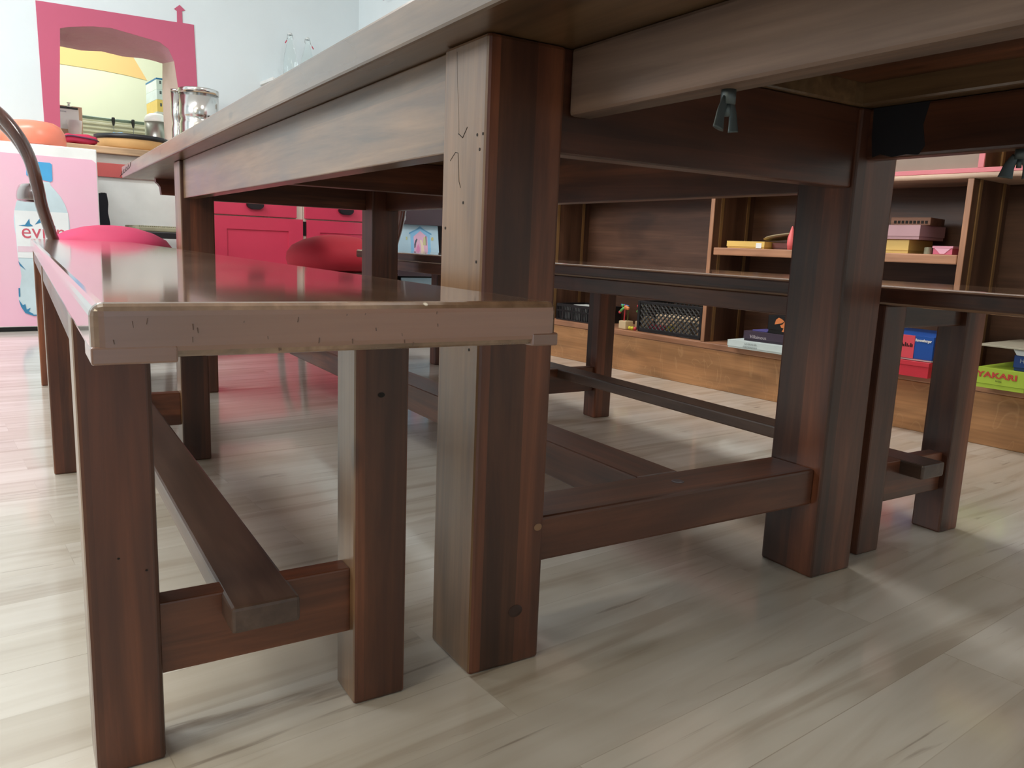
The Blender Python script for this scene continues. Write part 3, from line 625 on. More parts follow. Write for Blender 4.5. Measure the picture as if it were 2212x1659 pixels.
yb = carton('storage_box', 'yellow box at the bottom of the upper shelf stack', 'box', 1.885, 2.03, 0.4985, 0.66, 0.512, 0.5525, (card('cream_yellow', 216, 184, 104), card('cream_yellow2', 222, 190, 110)), group='boxes on the upper shelf')
mb = carton('storage_box', 'mauve box in the middle of the upper shelf stack', 'box', 1.875, 2.03, 0.466, 0.66, 0.553, 0.595, (card('mauve_card', 184, 144, 152), card('mauve_card2', 190, 150, 158)), group='boxes on the upper shelf')
cb_ = Thing('carved_box', 'dark brown carved wooden box on top of the mauve box', 'box', (1.96, 0.53, 0.5952), 'r', rot=0.12)
cb_.part('box_body', box(1.90, 2.02, 0.462, 0.575, 0.5953, 0.618, bevel=0.002), wood('carved_wood', 'y', (0.10, 0.045, 0.03), (0.2, 0.095, 0.06), (0.32, 0.16, 0.10), rough=0.5, lam=0))
bm = bmesh.new()
for i in range(9): add_box(bm, 1.8985, 1.900, 0.470+i*0.011, 0.477+i*0.011, 0.600, 0.6085, 0.0003)
cb_.part('carving', bm, dk)
PG = Thing('peg_doll', 'small wooden peg doll with a pale round head on the mauve box', 'doll', (1.885, 0.562, 0.5952), 'r')
PG.part('body', add_lathe(bmesh.new(), [(0.008, 0.5953), (0.009, 0.600), (0.006, 0.610), (0.004, 0.613)], 1.885, 0.585, 16), plain('mauve_body', srgb(150, 106, 100), 0.5), True)
bm = bmesh.new(); bmesh.ops.create_uvsphere(bm, u_segments=14, v_segments=10, radius=0.0072); bmesh.ops.translate(bm, vec=(1.885, 0.585, 0.618), verts=bm.verts)
PG.part('head', bm, plain('pale_head', srgb(226, 206, 150), 0.5), True)
pb = carton('storage_box', 'small pink patterned box on the upper shelf beside the yellow box', 'box', 1.880, 1.93, 0.370, 0.428, 0.512, 0.536, (card('rose_card', 206, 100, 128), card('pink_card', 226, 160, 184)), group='boxes on the upper shelf', lidz=0.530)
bm = bmesh.new(); add_prism(bm, [(0.376, 0.530), (0.422, 0.530), (0.412, 0.521), (0.405, 0.514), (0.393, 0.514), (0.386, 0.521)], 'x', 1.8806, 1.8816)
pb.part('printed_pattern', bm, card('pale_pink', 232, 176, 200))
single('patterned_tin', add_lathe(bmesh.new(), [(0.011, 0.512), (0.011, 0.530), (0.009, 0.532)], 1.900, 0.448, 20), plain('speckled_tin', srgb(150, 150, 128), 0.4, 0.3, 0.5), 'small round speckled tin between the yellow and pink boxes', 'tin', (1.9, 0.448, 0.512), 'r')

# ------------------------------------------------------------------ pink kitchen cabinets and worktop on the back wall
PK = plain('pink_lacquer', srgb(206, 62, 90), 0.32, 0, 0.03, 0.25); CRM = plain('cream_paint', srgb(222, 214, 200), 0.5)
KF = 4.0
def cabinet(s0, s1, label, hs):
    T = Thing('base_cabinet', label, 'cabinet', ((s0+s1)/2, 4.25, 0), 'r', group='pink base cabinets')
    T.part('carcass', box(s0, s1, KF+0.02, T1-0.005, 0.08, 0.879), CRM)
    T.part('toe_kick', box(s0+0.01, s1-0.01, KF+0.05, KF+0.07, 0, 0.0799), black())
    g = 0.018 if s0 > 1.4 else 0.0
    d = T.part('drawer', box(s0+0.004, s1-(0.044 if s0 < 1.4 else 0.012), KF, KF+0.0195, 0.603, 0.79, bevel=0.003), PK)
    x0, x1, z1 = s0+0.004, s1-(0.006 if s0 < 1.4 else 0.012), 0.596
    if s0 > 1.4: x0 = s0+0.016
    bm = bmesh.new(); i0 = x0+(0.264 if s0 < 1 else 0.092); i1 = x1-0.090; i0 = x0+0.085 if s0 > 1.4 else 0.997
    for q in ((x0, i0, 0.10, z1), (i1, x1, 0.10, z1), (i0, i1, 0.10, 0.19), (i0, i1, 0.523, z1)): add_box(bm, q[0], q[1], KF, KF+0.018, q[2], q[3])
    add_box(bm, i0, i1, KF+0.007, KF+0.018, 0.19, 0.523)
    T.part('door', bm, PK)
    cm = plain('dark_cup_pull', (0.05, 0.045, 0.05), 0.35, 0.8)
    bm = bmesh.new(); add_prism(bm, [(hs-0.052, 0.672), (hs+0.052, 0.672), (hs+0.046, 0.652), (hs+0.026, 0.640), (hs-0.026, 0.640), (hs-0.046, 0.652)], 'y', KF-0.024, KF-0.0002, 0.003)
    T.part('cup_pull', bm, cm, parent=d)
    return T
cabinet(0.735, 1.462, 'pink base cabinet with drawer, left of the pair seen under the table', 1.16)
c2 = cabinet(1.466, 2.083, 'pink base cabinet with drawer, right of the pair behind the far chair', 1.735)
c2.part('gap_shadow_strip', box(1.4625, 1.4815, KF+0.012, KF+0.0199, 0.50, 0.585), plain('gap_black', (0.004, 0.004, 0.004), 0.9))
c2.part('door_catch', box(1.815, 1.87, KF-0.006, KF-0.0002, 0.312, 0.352, bevel=0.002), plain('grey_catch', srgb(120, 100, 100), 0.5))
WK = single('worktop', box(-0.30, 2.083, KF-0.02, T1-0.005, 0.8795, 0.915, bevel=0.004), wood('beech_worktop', 'x', (0.50, 0.34, 0.20), (0.60, 0.43, 0.27), (0.68, 0.52, 0.35), rough=0.4, lam=0.04, knots=0.1), 'long pale wooden worktop on the pink cabinets below the hatch', 'worktop', (0.9, 4.25, 0.8795), 'r')
WP = Thing('sink_unit', 'white unit with a red rail under the worktop, right of the fridge', 'cabinet', (0.51, 4.25, 0), 'r')
WP.part('front_panel', box(0.30, 0.733, KF+0.02, KF+0.04, 0.06, 0.8793, bevel=0.002), plain('white_lacquer', srgb(226, 228, 226), 0.45))
WP.part('carcass', box(0.302, 0.731, KF+0.041, T1-0.006, 0.0, 0.8792), CRM)
WP.part('red_rail', box(0.30, 0.733, KF+0.008, KF+0.0198, 0.762, 0.833, bevel=0.002), plain('red_rail', srgb(196, 92, 90), 0.5))
# woven stool in front of the white unit
WS = Thing('woven_stool', 'low stool with woven grey seat before the white unit', 'stool', (0.60, 3.78, 0), 'r')
wm = plain('woven_rush', srgb(150, 146, 122), 0.8, 0, 0.3)
bm = bmesh.new(); add_box(bm, 0.44, 0.78, 3.62, 3.92, 0.488, 0.512, 0.006)
for i in range(34): add_box(bm, 0.443+i*0.0099, 0.4495+i*0.0099, 3.622, 3.918, 0.508, 0.5175, 0.001)
WS.part('woven_seat', bm, wm)
WS.part('seat_frame', box(0.435, 0.785, 3.615, 3.925, 0.455, 0.4878, bevel=0.004), black())
for x in (0.60, 0.765):
    for y in (3.635, 3.905): WS.part('leg', box(x-0.015-(0.14 if x < 0.7 else 0), x+0.015-(0.14 if x < 0.7 else 0), y-0.015, y+0.015, 0, 0.456, bevel=0.003), black())

# ------------------------------------------------------------------ fridge
FG = Thing('fridge', 'small white fridge with a pink front showing a water bottle', 'fridge', (-0.02, 3.9, 0), 'r')
F0, F1, FT = -0.32, 0.279, 3.65
wl = plain('white_enamel', srgb(236, 240, 238), 0.3)
FG.part('body', box(F0+0.004, F1-0.004, FT+0.045, 4.0-0.025, 0.02, 0.858, bevel=0.006), wl)
FG.part('gasket', box(F0+0.008, F1-0.006, FT+0.0335, FT+0.0448, 0.03, 0.838), black())
dr = FG.part('door', box(F0, F1, FT, FT+0.033, 0.022, 0.865, bevel=0.006, seg=3), wl)
FG.part('foot_strip', box(F0+0.01, F1-0.01, FT+0.02, FT+0.09, 0.0, 0.0198), black())
pn = NT('pink_print'); c = pn.coord(); nz = pn.n('ShaderNodeTexNoise', i_Scale=2.2, i_Detail=2.0); pn.l(c, nz.inputs['Vector'])
pn.l(pn.ramp(nz.outputs['Fac'], [(0.3, srgb(232, 192, 208)), (0.7, srgb(236, 180, 206))]), pn.b.inputs['Base Color']); pn.b.inputs['Roughness'].default_value = 0.35
bm = bmesh.new(); add_prism(bm, [(F0+0.004, 0.026), (F1-0.005, 0.026), (F1-0.005, 0.800), (F1-0.022, 0.8145), (F0+0.004, 0.8145)], 'y', FT-0.0014, FT-0.0002)
pp = FG.part('pink_front', bm, pn.m, parent=dr)
cxb = 0.034
left = [(0.040, 0.697), (0.044, 0.682), (0.060, 0.662), (0.082, 0.632), (0.099, 0.595), (0.109, 0.555), (0.113, 0.520), (0.112, 0.480), (0.108, 0.440), (0.108, 0.380), (0.106, 0.345), (0.100, 0.300), (0.098, 0.260), (0.104, 0.220), (0.114, 0.180), (0.115, 0.150), (0.108, 0.118), (0.092, 0.088), (0.060, 0.074)]
def sym(pts): return [(cxb-x, z) for x, z in pts]+[(cxb+x, z) for x, z in reversed(pts)]
bt = FG.part('bottle_picture', add_prism(bmesh.new(), sym(left), 'y', FT-0.0024, FT-0.0014), plain('bottle_print', srgb(196, 216, 224), 0.35, 0, 0.10), parent=dr)
bm = bmesh.new(); add_prism(bm, [(-0.014+0.002, 0.785), (0.079, 0.785), (0.087, 0.778), (0.086, 0.705), (0.078, 0.698), (-0.008, 0.715), (-0.018, 0.722), (-0.016, 0.778)], 'y', FT-0.0034, FT-0.0014)
FG.part('cap_picture', bm, plain('blue_cap_print', srgb(80, 166, 218), 0.35), parent=dr)
FG.part('label_picture', add_prism(bmesh.new(), [(cxb-0.107, 0.345), (cxb+0.107, 0.345), (cxb+0.109, 0.56), (cxb-0.109, 0.56)], 'y', FT-0.0032, FT-0.0025), plain('bottle_label', srgb(226, 232, 234), 0.4), parent=dr)
FG.part('label_band', box(cxb-0.106, cxb+0.106, FT-0.0037, FT-0.0032, 0.372, 0.398), plain('label_pink', srgb(222, 200, 212), 0.4), parent=dr)
tb = plain('teal_print', srgb(60, 130, 170), 0.4)
bm = bmesh.new()
add_prism(bm, [(-0.062, 0.492), (-0.036, 0.497), (-0.018, 0.525), (-0.016, 0.503), (-0.004, 0.492), (-0.026, 0.489)], 'y', FT-0.0040, FT-0.0031)
add_prism(bm, [(0.004, 0.500), (0.026, 0.530), (0.040, 0.505), (0.058, 0.495), (0.030, 0.510)], 'y', FT-0.0040, FT-0.0031)
add_prism(bm, [(0.050, 0.495), (0.075, 0.515), (0.088, 0.490), (0.07, 0.498)], 'y', FT-0.0040, FT-0.0031)
for sg in (-1, 1):
    add_prism(bm, [(cxb+sg*0.107, 0.330), (cxb+sg*0.080, 0.290), (cxb+sg*0.102, 0.310)], 'y', FT-0.0040, FT-0.0023)
    add_prism(bm, [(cxb+sg*0.113, 0.205), (cxb+sg*0.107, 0.205), (cxb+sg*0.108, 0.165), (cxb+sg*0.114, 0.165)], 'y', FT-0.0040, FT-0.0023)
    add_prism(bm, [(cxb+sg*0.115, 0.150), (cxb+sg*0.108, 0.118), (cxb+sg*0.092, 0.088), (cxb+sg*0.060, 0.074), (cxb+sg*0.060, 0.084), (cxb+sg*0.078, 0.095), (cxb+sg*0.070, 0.112), (cxb+sg*0.086, 0.104), (cxb+sg*0.090, 0.130), (cxb+sg*0.100, 0.125)], 'y', FT-0.0040, FT-0.0023)
add_prism(bm, [(cxb-0.06, 0.074), (cxb+0.06, 0.074), (cxb+0.06, 0.080), (cxb-0.06, 0.080)], 'y', FT-0.0040, FT-0.0023)
FG.part('bottle_shading', bm, tb, parent=dr)
text(FG, 'evian', 0.098, (-0.055, FT-0.0036, 0.436), (HP, 0, 0), plain('rose_letter', srgb(200, 96, 112), 0.4), name='label_lettering', sx=0.92, parent=dr).location = Vector((-0.055, FT-0.0036, 0.436))-FG.org
# things on the fridge and the worktop
bm = bmesh.new(); add_lathe(bm, [(0.140, 0.8662), (0.143, 0.872), (0.143, 0.905), (0.138, 0.935), (0.122, 0.962), (0.095, 0.978), (0.05, 0.984), (0.001, 0.985)], 0.035, 3.83, 40)
single('plastic_bowl', bm, plain('coral_bowl', srgb(240, 136, 110), 0.3), 'coral plastic bowl upside down on top of the fridge', 'bowl', (0.035, 3.83, 0.8662), 'r', smooth=True)
bm = bmesh.new(); add_lathe(bm, [(0.06, 0.8662), (0.062, 0.890), (0.045, 0.915), (0.02, 0.930), (0.001, 0.933)], -0.19, 3.80, 24, squash=0.8)
single('cloth_pouch', bm, plain('dark_green_cloth', srgb(52, 70, 70), 0.8), 'dark green cloth bundle on the fridge at the left picture edge', 'cloth', (-0.19, 3.8, 0.8662), 'r', smooth=True)
PO = Thing('zip_pouch', 'small red zipped pouch lying on the worktop beside the bowl', 'pouch', (0.27, 3.98, 0.915), 'r')
def pillow(x0, x1, y0, y1, z0, z1):
    bm = bmesh.new(); bmesh.ops.create_uvsphere(bm, u_segments=28, v_segments=14, radius=1.0)
    for v in bm.verts:
        x, y, z = v.co; f = lambda c, e: math.copysign(abs(c)**e, c)
        v.co = ((x0+x1)/2+f(x, 0.55)*(x1-x0)/2, (y0+y1)/2+f(y, 0.6)*(y1-y0)/2, (z0+z1)/2+f(z, 0.75)*(z1-z0)/2*(1+0.12*math.sin(9*x)))
    return bm
PO.part('pouch_body', pillow(0.188, 0.352, 3.985, 4.09, 0.9152, 0.966), plain('crimson_cloth', srgb(196, 48, 84), 0.75), True)
bm = bmesh.new(); add_tube(bm, smooth_curve([(0.190, 3.995, 0.944), (0.215, 3.984, 0.951), (0.27, 3.981, 0.948), (0.33, 3.984, 0.942), (0.353, 4.0, 0.935)], 6), 0.0036, 6)
PO.part('zip', bm, plain('dark_zip', srgb(92, 50, 78), 0.6))
PA = Thing('round_tray', 'round tan wooden tray with a black rim on the worktop', 'tray', (0.56, 4.20, 0.915), 'r')
PA.part('tray_body', add_lathe(bmesh.new(), [(0.150, 0.9151), (0.175, 0.93), (0.182, 0.975), (0.182, 0.982)], 0.555, 4.20, 48), plain('tan_wood_tray', srgb(226, 184, 126), 0.35), True)
PA.part('rim', add_lathe(bmesh.new(), [(0.1825, 0.970), (0.188, 0.972), (0.189, 0.993), (0.181, 0.996)], 0.555, 4.20, 48), black(), True)
CN = Thing('steel_canister', 'shiny steel canister with lid on the worktop right of the hatch', 'canister', (0.955, 4.33, 0.915), 'r')
CN.part('canister_body', add_lathe(bmesh.new(), [(0.108, 0.9152), (0.110, 0.93), (0.110, 1.12), (0.106, 1.135), (0.102, 1.148), (0.108, 1.162), (0.110, 1.175), (0.110, 1.298)], 0.955, 4.33, 48), steel(), True)
CN.part('lid', add_lathe(bmesh.new(), [(0.113, 1.290), (0.1135, 1.312), (0.112, 1.318), (0.104, 1.321), (0.001, 1.3215)], 0.955, 4.33, 48), steel(), True)
CN.part('knob', add_lathe(bmesh.new(), [(0.010, 1.3216), (0.010, 1.329), (0.001, 1.33)], 0.955, 4.33, 16), steel(), True)
SD = Thing('steel_canister', 'narrower steel canister just left of the shiny lidded one', 'canister', (0.86, 4.44, 0.915), 'r')
SD.part('canister_body', add_lathe(bmesh.new(), [(0.030, 0.9152), (0.033, 1.10), (0.026, 1.13), (0.030, 1.165), (0.033, 1.18), (0.033, 1.318)], 0.868, 4.475, 32), steel(), True)
SD.part('lid', add_lathe(bmesh.new(), [(0.0345, 1.312), (0.0345, 1.326), (0.001, 1.328)], 0.868, 4.475, 32), steel(), True)
# wall shelf with two swing top bottles
single('wall_shelf', box(1.40, 1.80, 4.33, 4.549, 1.44, 1.46, bevel=0.003), plain('white_lacquer', srgb(226, 228, 226), 0.45), 'narrow white shelf on the back wall under the swing top bottles', 'shelf', (1.6, 4.45, 1.44), 'r')
def bottle(s_, t_, top, sd, label):
    T = Thing('swing_top_bottle', label, 'bottle', (s_, t_, 1.4602), 'r', 'swing top glass bottles')
    z = 1.4604; h = top-z
    T.part('glass_body', add_lathe(bmesh.new(), [(0.040, z), (0.043, z+0.01), (0.043, z+h*0.42), (0.038, z+h*0.55), (0.026, z+h*0.70), (0.017, z+h*0.82), (0.0135, z+h*0.90), (0.0145, z+h*0.94), (0.0145, z+h*0.955)], s_, t_, 32), glass_m.m, True)
    T.part('stopper', add_lathe(bmesh.new(), [(0.013, z+h*0.956), (0.014, z+h*0.98), (0.010, z+h), (0.001, z+h)], s_, t_, 20), plain('milky_stopper', srgb(214, 220, 220), 0.3), True)
    wr = plain('wire_steel', (0.35, 0.37, 0.38), 0.35, 1.0)
    bm = bmesh.new(); add_tube(bm, [(s_-0.016, t_, z+h*0.97), (s_-0.019, t_, z+h*0.90), (s_-0.016, t_-0.004, z+h*0.87)], 0.0016, 6)
    add_tube(bm, [(s_+0.016, t_, z+h*0.97), (s_+0.019, t_, z+h*0.90), (s_+0.016, t_-0.004, z+h*0.87)], 0.0016, 6)
    add_tube(bm, [(s_+sd*0.017, t_, z+h*0.90), (s_+sd*0.026, t_-0.006, z+h*0.84), (s_+sd*0.033, t_-0.008, z+h*0.79)], 0.0014, 6)
    T.part('wire_clip', bm, wr)
    bm = bmesh.new(); add_tube(bm, [(s_+sd*0.026, t_-0.008, z+h*0.83), (s_+sd*0.036, t_-0.010, z+h*0.775)], 0.0036, 8)
    T.part('red_tab', bm, plain('red_tab', srgb(190, 70, 92), 0.4))
bottle(1.552, 4.42, 1.760, -1, 'left clear swing top bottle with red tab before the white wall')
bottle(1.668, 4.42, 1.752, 1, 'right clear swing top bottle with red tab before the white wall')
# glass tube hanging on the right wall by a wire
GT = Thing('hanging_glass_tube', 'clear glass tube hanging from a wire on the wall at the top picture edge', 'vase', (2.05, 4.10, 2.05), 'r')
GT.part('glass_tube', add_tube(bmesh.new(), [(2.062, 4.17, 2.22), (2.055, 4.135, 2.13), (2.05, 4.105, 2.035)], 0.026, 20, 0.02), glass_m.m, True)
GT.part('wire', add_tube(bmesh.new(), smooth_curve([(2.045, 4.105, 2.035), (2.048, 4.12, 1.995), (2.055, 4.04, 2.01), (2.065, 3.97, 2.055), (2.068, 3.965, 2.11), (2.078, 3.99, 2.17), (2.088, 4.02, 2.2)], 6), 0.0022, 6), plain('wire_grey', (0.3, 0.32, 0.32), 0.4, 0.7))
# black bag hanging beside the fridge
bm = bmesh.new()
add_prism(bm, [(0.2815, 0.30), (0.340, 0.30), (0.346, 0.40), (0.338, 0.47), (0.341, 0.52), (0.333, 0.575), (0.337, 0.62), (0.330, 0.672), (0.322, 0.665), (0.312, 0.672), (0.300, 0.662), (0.2815, 0.668)], 'y', 3.74, 3.80, 0.004)
single('plastic_bag', bm, plain('black_bag', (0.010, 0.012, 0.020), 0.3), 'folded black plastic bag hanging on the side of the fridge', 'bag', (0.30, 3.77, 0.30), 'r')

# ------------------------------------------------------------------ things seen through the hatch
single('kitchen_counter', box(-0.2, 1.6, 4.96, 5.62, 0.0, 1.03, bevel=0.004), plain('cream_counter', srgb(226, 222, 204), 0.45), 'pale kitchen counter behind the serving hatch', 'counter', (0.7, 5.3, 0), 'r')
RR = Thing('ribbed_panel', 'cream ribbed radiator panel under a grey rail behind the hatch', 'radiator', (0.75, 5.6, 1.03), 'r')
bm = bmesh.new(); add_box(bm, 0.46, 1.02, 5.585, 5.60, 1.032, 1.232, 0.002)
for i in range(7): add_box(bm, 0.462, 1.018, 5.566, 5.586, 1.04+i*0.027, 1.055+i*0.027, 0.006)
RR.part('ribs', bm, plain('cream_ribs', srgb(226, 224, 200), 0.5))
RL = RR.part('rail', add_tube(bmesh.new(), [(0.44, 5.56, 1.240), (1.03, 5.56, 1.240)], 0.011, 12), plain('grey_green_rail', srgb(120, 136, 122), 0.4, 0.3), True)
for i, s_ in enumerate((0.722, 0.848)):
    T = Thing('hanging_whisk', ['whisk with dark handle hanging from the rail, left of the pair', 'whisk with dark handle hanging from the rail, right of the pair'][i], 'whisk', (s_, 5.53, 1.08), 'r', 'whisks on the kitchen rail')
    T.part('handle', add_lathe(bmesh.new(), [(0.006, 1.200), (0.011, 1.225), (0.011, 1.252), (0.006, 1.256)], s_, 5.535, 14), black(), True)
    bm = bmesh.new(); add_tube(bm, [(s_, 5.535, 1.12), (s_, 5.535, 1.203)], 0.002, 6)
    for k in (-1, -.33, .33, 1): add_tube(bm, smooth_curve([(s_, 5.535, 1.13), (s_+k*0.026, 5.535, 1.10), (s_+k*0.028, 5.535, 1.07), (s_+k*0.02, 5.535, 1.045)], 4), 0.0012, 5)
    T.part('wires', bm, plain('wire_grey', (0.3, 0.32, 0.32), 0.4, 0.7))
CLB = Thing('clipboard', 'clipboard with printed sheet leaning behind the hatch at left', 'clipboard', (0.40, 5.10, 1.03), 'r')
CLB.part('board', box(0.27, 0.462, 5.105, 5.109, 1.032, 1.240, bevel=0.0015), plain('tan_board', srgb(214, 180, 152), 0.6))
CLB.part('sheet', box(0.285, 0.442, 5.1025, 5.1045, 1.10, 1.222), card('white_letter', 240, 240, 240))
CLB.part('metal_clip', box(0.28, 0.437, 5.096, 5.1023, 1.221, 1.233, bevel=0.001), black())
CLB.part('clip_knob', add_lathe(bmesh.new(), [(0.018, 1.232), (0.018, 1.236), (0.006, 1.240), (0.006, 1.252), (0.011, 1.256), (0.011, 1.260)], 0.388, 5.099, 16), steel(), True)
text(CLB, 'MENU CANTINE', 0.010, (0.300, 5.1018, 1.200), (HP, 0, 0), card('grey_ink', 120, 124, 150))
single('paper_cup', add_lathe(bmesh.new(), [(0.031, 1.0302), (0.043, 1.147), (0.040, 1.147), (0.029, 1.034)], 0.404, 5.03, 28), plain('white_cup', srgb(226, 218, 218), 0.5), 'white paper cup in front of the clipboard behind the hatch', 'cup', (0.404, 5.03, 1.0302), 'r', smooth=True)
BN = Thing('domed_bin', 'steel container with a white domed lid at the right of the hatch', 'container', (0.885, 5.05, 1.03), 'r')
BN.part('container_body', add_lathe(bmesh.new(), [(0.068, 1.0302), (0.070, 1.04), (0.070, 1.196)], 0.885, 5.05, 36), plain('dull_steel', (0.45, 0.46, 0.42), 0.3, 0.9), True)
BN.part('domed_lid', add_lathe(bmesh.new(), [(0.073, 1.195), (0.073, 1.205), (0.064, 1.232), (0.040, 1.248), (0.001, 1.252)], 0.885, 5.05, 36), plain('white_dome', srgb(240, 244, 240), 0.4), True)
single('rubber_glove', pillow(0.60, 0.69, 4.97, 5.01, 1.0302, 1.10), plain('blue_glove', srgb(110, 180, 226), 0.5), 'light blue cleaning cloth behind the tray in the hatch', 'cloth', (0.64, 4.99, 1.0302), 'r', smooth=True)
SU = Thing('shelf_rack', 'white rack with printed boxes at the right inside the kitchen', 'rack', (1.15, 5.75, 0), 'r')
SU.part('side_panel', box(1.03, 1.045, 5.62+0.01, 6.0, 0.0, 1.33, bevel=0.002), plain('white_lacquer', srgb(226, 228, 226), 0.45))
SU.part('front_panel', box(1.046, 1.6, 5.63, 5.65, 0.0, 1.33, bevel=0.002), plain('grey_front', srgb(170, 176, 166), 0.5))
text(SU, 'Q', 0.045, (1.10, 5.629, 1.27), (HP, 0, 0), card('grey_ink', 120, 124, 150))
SU.part('top_panel', box(1.03, 1.6, 5.63, 6.0, 1.3302, 1.345), plain('white_lacquer', srgb(226, 228, 226), 0.45))
for i, (z0, z1, c, lb) in enumerate(((1.3452, 1.430, (246, 214, 120), 'yellow printed carton, lowest in the kitchen rack stack'), (1.4304, 1.500, (226, 240, 240), 'white printed carton in the middle of the kitchen stack'), (1.5004, 1.578, (228, 242, 236), 'upper white carton with blue top edge in the kitchen stack'))):
    T = Thing('carton', lb, 'carton', (1.15, 5.75, z0), 'r', 'cartons stacked in the kitchen')
    T.part('carton_body', box(1.035, 1.50, 5.635, 5.95, z0, z1, bevel=0.002), plain('carton_%d' % i, srgb(*c), 0.5))
    bm = bmesh.new()
    for k in range(6): add_box(bm, 1.055+k*0.05, 1.068+k*0.05, 5.6336, 5.6349, z0+0.038, z0+0.060, 0.0004)
    T.part('printed_marks', bm, plain('slate_ink', srgb(92, 104, 104), 0.6))
    if i == 2: T.part('blue_edge', box(1.034, 1.501, 5.634, 5.951, z1-0.010, z1+0.001), plain('blue_edge', srgb(40, 120, 170), 0.5))

# ------------------------------------------------------------------ bentwood chairs
bw = wood('bentwood', 'z', (0.045, 0.018, 0.014), (0.085, 0.034, 0.026), (0.14, 0.06, 0.045), rough=0.22, lam=0, coat=0.7, cr=0.08, knots=0)
def chair(label, loc, rz, seatcol):
    """local frame: x towards the back of the seat, origin on the floor under the seat centre"""
    T = Thing('upholstered_chair', label, 'chair', (0, 0, 0), group='bentwood chairs with domed seats')
    bm = bmesh.new(); prof = [(0.190, 0.352), (0.212, 0.362), (0.222, 0.395), (0.218, 0.425), (0.196, 0.455), (0.150, 0.480), (0.090, 0.498), (0.040, 0.505), (0.001, 0.506)]
    add_lathe(bm, prof, 0, 0, 48)
    T.part('seat', bm, seatcol, True)
    T.part('seat_frame', add_lathe(bmesh.new(), [(0.190, 0.310), (0.196, 0.314), (0.196, 0.349), (0.190, 0.3515)], 0, 0, 40), bw, True)
    for sx, sy in ((1, 1), (1, -1)):
        T.part('leg', add_tube(bmesh.new(), smooth_curve([(-0.215, sy*0.165, 0.0), (-0.20, sy*0.155, 0.2), (-0.165, sy*0.135, 0.34)], 6), 0.015, 12, 0.018), bw, True)
    for sy in (1, -1):
        post = [(0.205, sy*0.150, 0.0), (0.185, sy*0.150, 0.22), (0.190, sy*0.160, 0.42), (0.200, sy*0.170, 0.47), (0.222, sy*0.180, 0.56), (0.232, sy*0.185, 0.63), (0.250, sy*0.185, 0.72), (0.285, sy*0.180, 0.80), (0.345, sy*0.165, 0.872), (0.43, sy*0.13, 0.915), (0.52, sy*0.06, 0.930), (0.54, 0.0, 0.931)]
        T.part('back_post', add_tube(bmesh.new(), smooth_curve(post, 6), 0.024, 14, 0.034, 0.72, up=(0, 1, 0)), bw, True)
    bm = bmesh.new()
    add_tube(bm, smooth_curve([(0.230, 0.175, 0.61), (0.270, 0.12, 0.61), (0.292, 0.0, 0.61), (0.270, -0.12, 0.61), (0.230, -0.175, 0.61)], 6), 0.010, 12, None, 3.0, up=(1, 0, 0.2))
    T.part('back_slat', bm, bw, True)
    T.part('stretcher', add_tube(bmesh.new(), [(0.165*math.cos(k*math.pi/12), 0.165*math.sin(k*math.pi/12), 0.22) for k in range(24)], 0.010, 10, closed=True), bw, True)
    T.o.location = loc; T.o.rotation_euler = (0, 0, rz); return T
ch1 = chair('bentwood chair with bright pink domed seat at the far end of the front bench', (-0.110, 2.72, 0), math.pi-0.03, plain('pink_velour', srgb(212, 66, 108), 0.7, 0, 0.04))
ch2 = dup_tree(ch1.o); ch2.location = (0.805, 2.76, 0); ch2.rotation_euler = (0, 0, 0.0)
ch2['label'] = 'bentwood chair with domed red seat in shade beyond the far table legs'
redv = plain('red_velour', srgb(190, 36, 56), 0.75, 0, 0.04)
for c in ch2.children:
    if c.name.startswith('seat') and not c.name.startswith('seat_frame'):
        c.data = c.data.copy(); c.data.materials[0] = redv

# ------------------------------------------------------------------ picture-book rack in the far corner (world frame)
RK = Thing('book_rack', 'dark wooden display rack for picture books in the far corner', 'rack', (1.50, 3.36, 0))
rm = plain('dark_rack_wood', srgb(66, 52, 58), 0.35)
for x in (1.335, 1.735): RK.part('side_post', add_prism(bmesh.new(), [(3.30, 0), (3.52, 0), (3.52, 0.92), (3.44, 0.92), (3.30, 0.30)], 'x', x-0.02, x, 0.002), plain('reddish_rack_wood', srgb(104, 66, 62), 0.45))
for z in (0.302, 0.062, 0.542+0.04):
    RK.part('ledge_front', box(1.336, 1.714, 3.285+(z-0.3)*0.12, 3.300+(z-0.3)*0.12, z, z+0.112, bevel=0.003), rm)
    RK.part('ledge', box(1.336, 1.714, 3.301+(z-0.3)*0.12, 3.43, z, z+0.012, bevel=0.001), rm)
RK.part('back_board', add_prism(bmesh.new(), [(3.435, 0.0), (3.447, 0.0), (3.447, 0.90), (3.435, 0.90)], 'x', 1.336, 1.714), plain('rack_shadow_board', srgb(40, 30, 30), 0.6))
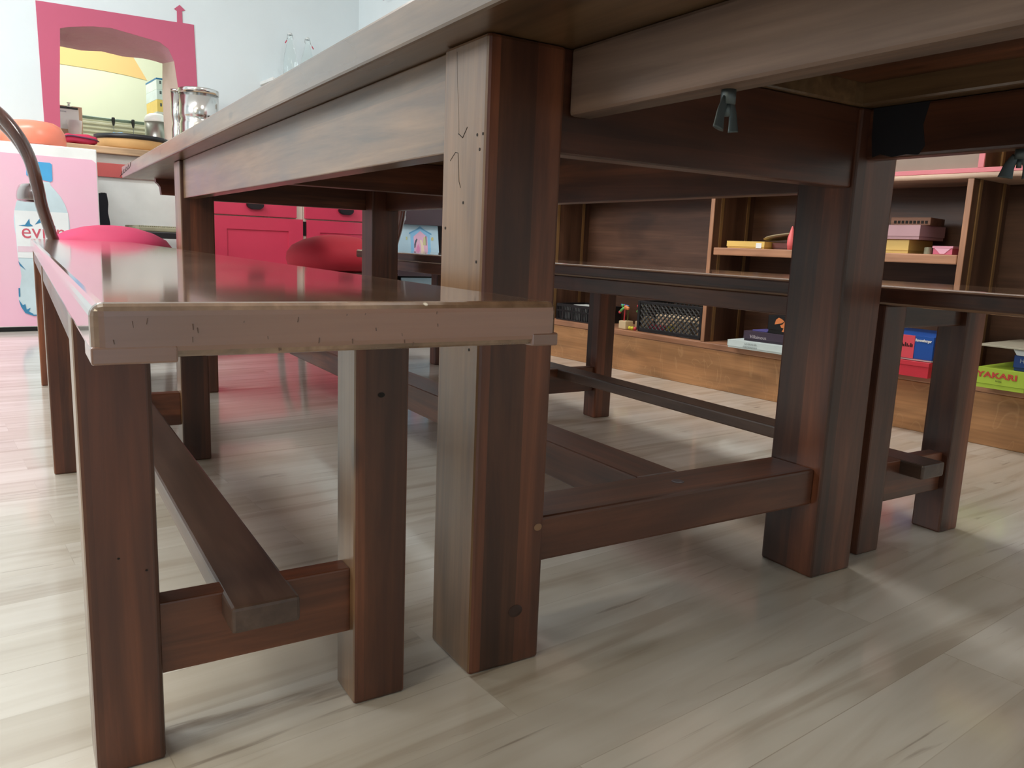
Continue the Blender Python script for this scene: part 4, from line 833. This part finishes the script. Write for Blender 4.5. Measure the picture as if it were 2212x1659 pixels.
def picture_book(label, x0, x1, z0, z1, y, lean, small=False):
    T = Thing('picture_book', label, 'book', ((x0+x1)/2, y, z0), group='picture books on the rack'); T.o.rotation_euler = (lean, 0, 0)
    T.part('cover', box(x0, x1, y-0.012, y, z0, z1, bevel=0.001), plain('sky_cover', srgb(176, 206, 222), 0.3, 0, 0.08))
    k = y-0.0128; q = y-0.0121; cx = (x0+x1)/2+0.012; u = (x1-x0)/0.24*0.78; h0 = z0+0.002
    def P(nm, pts, c, dep=0.0): T.part(nm, add_prism(bmesh.new(), [(cx+a_*u, h0+b_*u) for a_, b_ in pts], 'y', k-dep, q), plain('bk_%d_%d_%d' % c, srgb(*c), 0.4))
    P('printed_door_frame', [(-0.075, 0.0), (0.075, 0.0), (0.075, 0.145), (0.0, 0.185), (-0.075, 0.145)], (134, 190, 228))
    P('printed_door', [(-0.052, 0.0), (0.052, 0.0), (0.052, 0.125), (0.0, 0.165), (-0.052, 0.125)], (222, 178, 204), 0.0006)
    P('printed_roof', [(-0.085, 0.140), (0, 0.182), (0.085, 0.140), (0.085, 0.150), (0.03, 0.176), (0, 0.198), (-0.03, 0.176), (-0.085, 0.150)], (100, 158, 198), 0.0009)
    if not small:
        P('printed_cat', [(-0.050, 0.045), (-0.042, 0.050), (-0.036, 0.080), (-0.024, 0.105), (-0.030, 0.112), (-0.042, 0.095), (-0.050, 0.070)], (84, 88, 100), 0.0012)
        P('printed_window', [(0.016, 0.068), (0.040, 0.066), (0.042, 0.130), (0.022, 0.120)], (196, 192, 150), 0.0012)
        P('printed_shutter', [(0.038, 0.066), (0.042, 0.066), (0.044, 0.130), (0.039, 0.130)], (52, 52, 44), 0.0016)
        P('printed_dress', [(-0.045, 0.0), (-0.012, 0.0), (-0.010, 0.05), (-0.020, 0.075), (-0.032, 0.05)], (220, 140, 184), 0.0012)
        P('printed_figure', [(0.0, 0.0), (0.028, 0.0), (0.022, 0.060), (0.006, 0.105), (-0.006, 0.100), (0.002, 0.06)], (232, 214, 190), 0.0012)
        P('printed_lamp', [(0.085, 0.100), (0.097, 0.104), (0.098, 0.122), (0.088, 0.126), (0.082, 0.114)], (196, 184, 120), 0.0012)
        P('printed_lamp', [(-0.110, 0.100), (-0.100, 0.102), (-0.100, 0.122), (-0.110, 0.120)], (190, 196, 150), 0.0012)
picture_book('light blue picture book with a painted doorway on the rack', 1.352, 1.598, 0.416, 0.70, 3.335, -0.16)
picture_book('second light blue picture book on the tier below the rack ledge', 1.375, 1.575, 0.078, 0.292, 3.330, -0.10, True)

# ------------------------------------------------------------------ ceiling lamp housings
for i, (s_, t_, lb) in enumerate(((1.15, 1.1, 'white ceiling lamp above the bookshelf side of the table'), (-0.7, 2.9, 'white ceiling lamp over the bench end'), (-1.3, 0.4, 'white ceiling lamp left of the front bench'))):
    T = Thing('ceiling_lamp', lb, 'lamp', (s_, t_, 2.61), 'r', 'ceiling lamps')
    T.part('lamp_housing', box(s_-(0.26 if i == 0 else 0.64), s_+(0.26 if i == 0 else 0.64), t_-(0.64 if i == 0 else 0.16), t_+(0.64 if i == 0 else 0.16), 2.615, 2.6498, bevel=0.004), plain('white_enamel', srgb(236, 240, 238), 0.3))
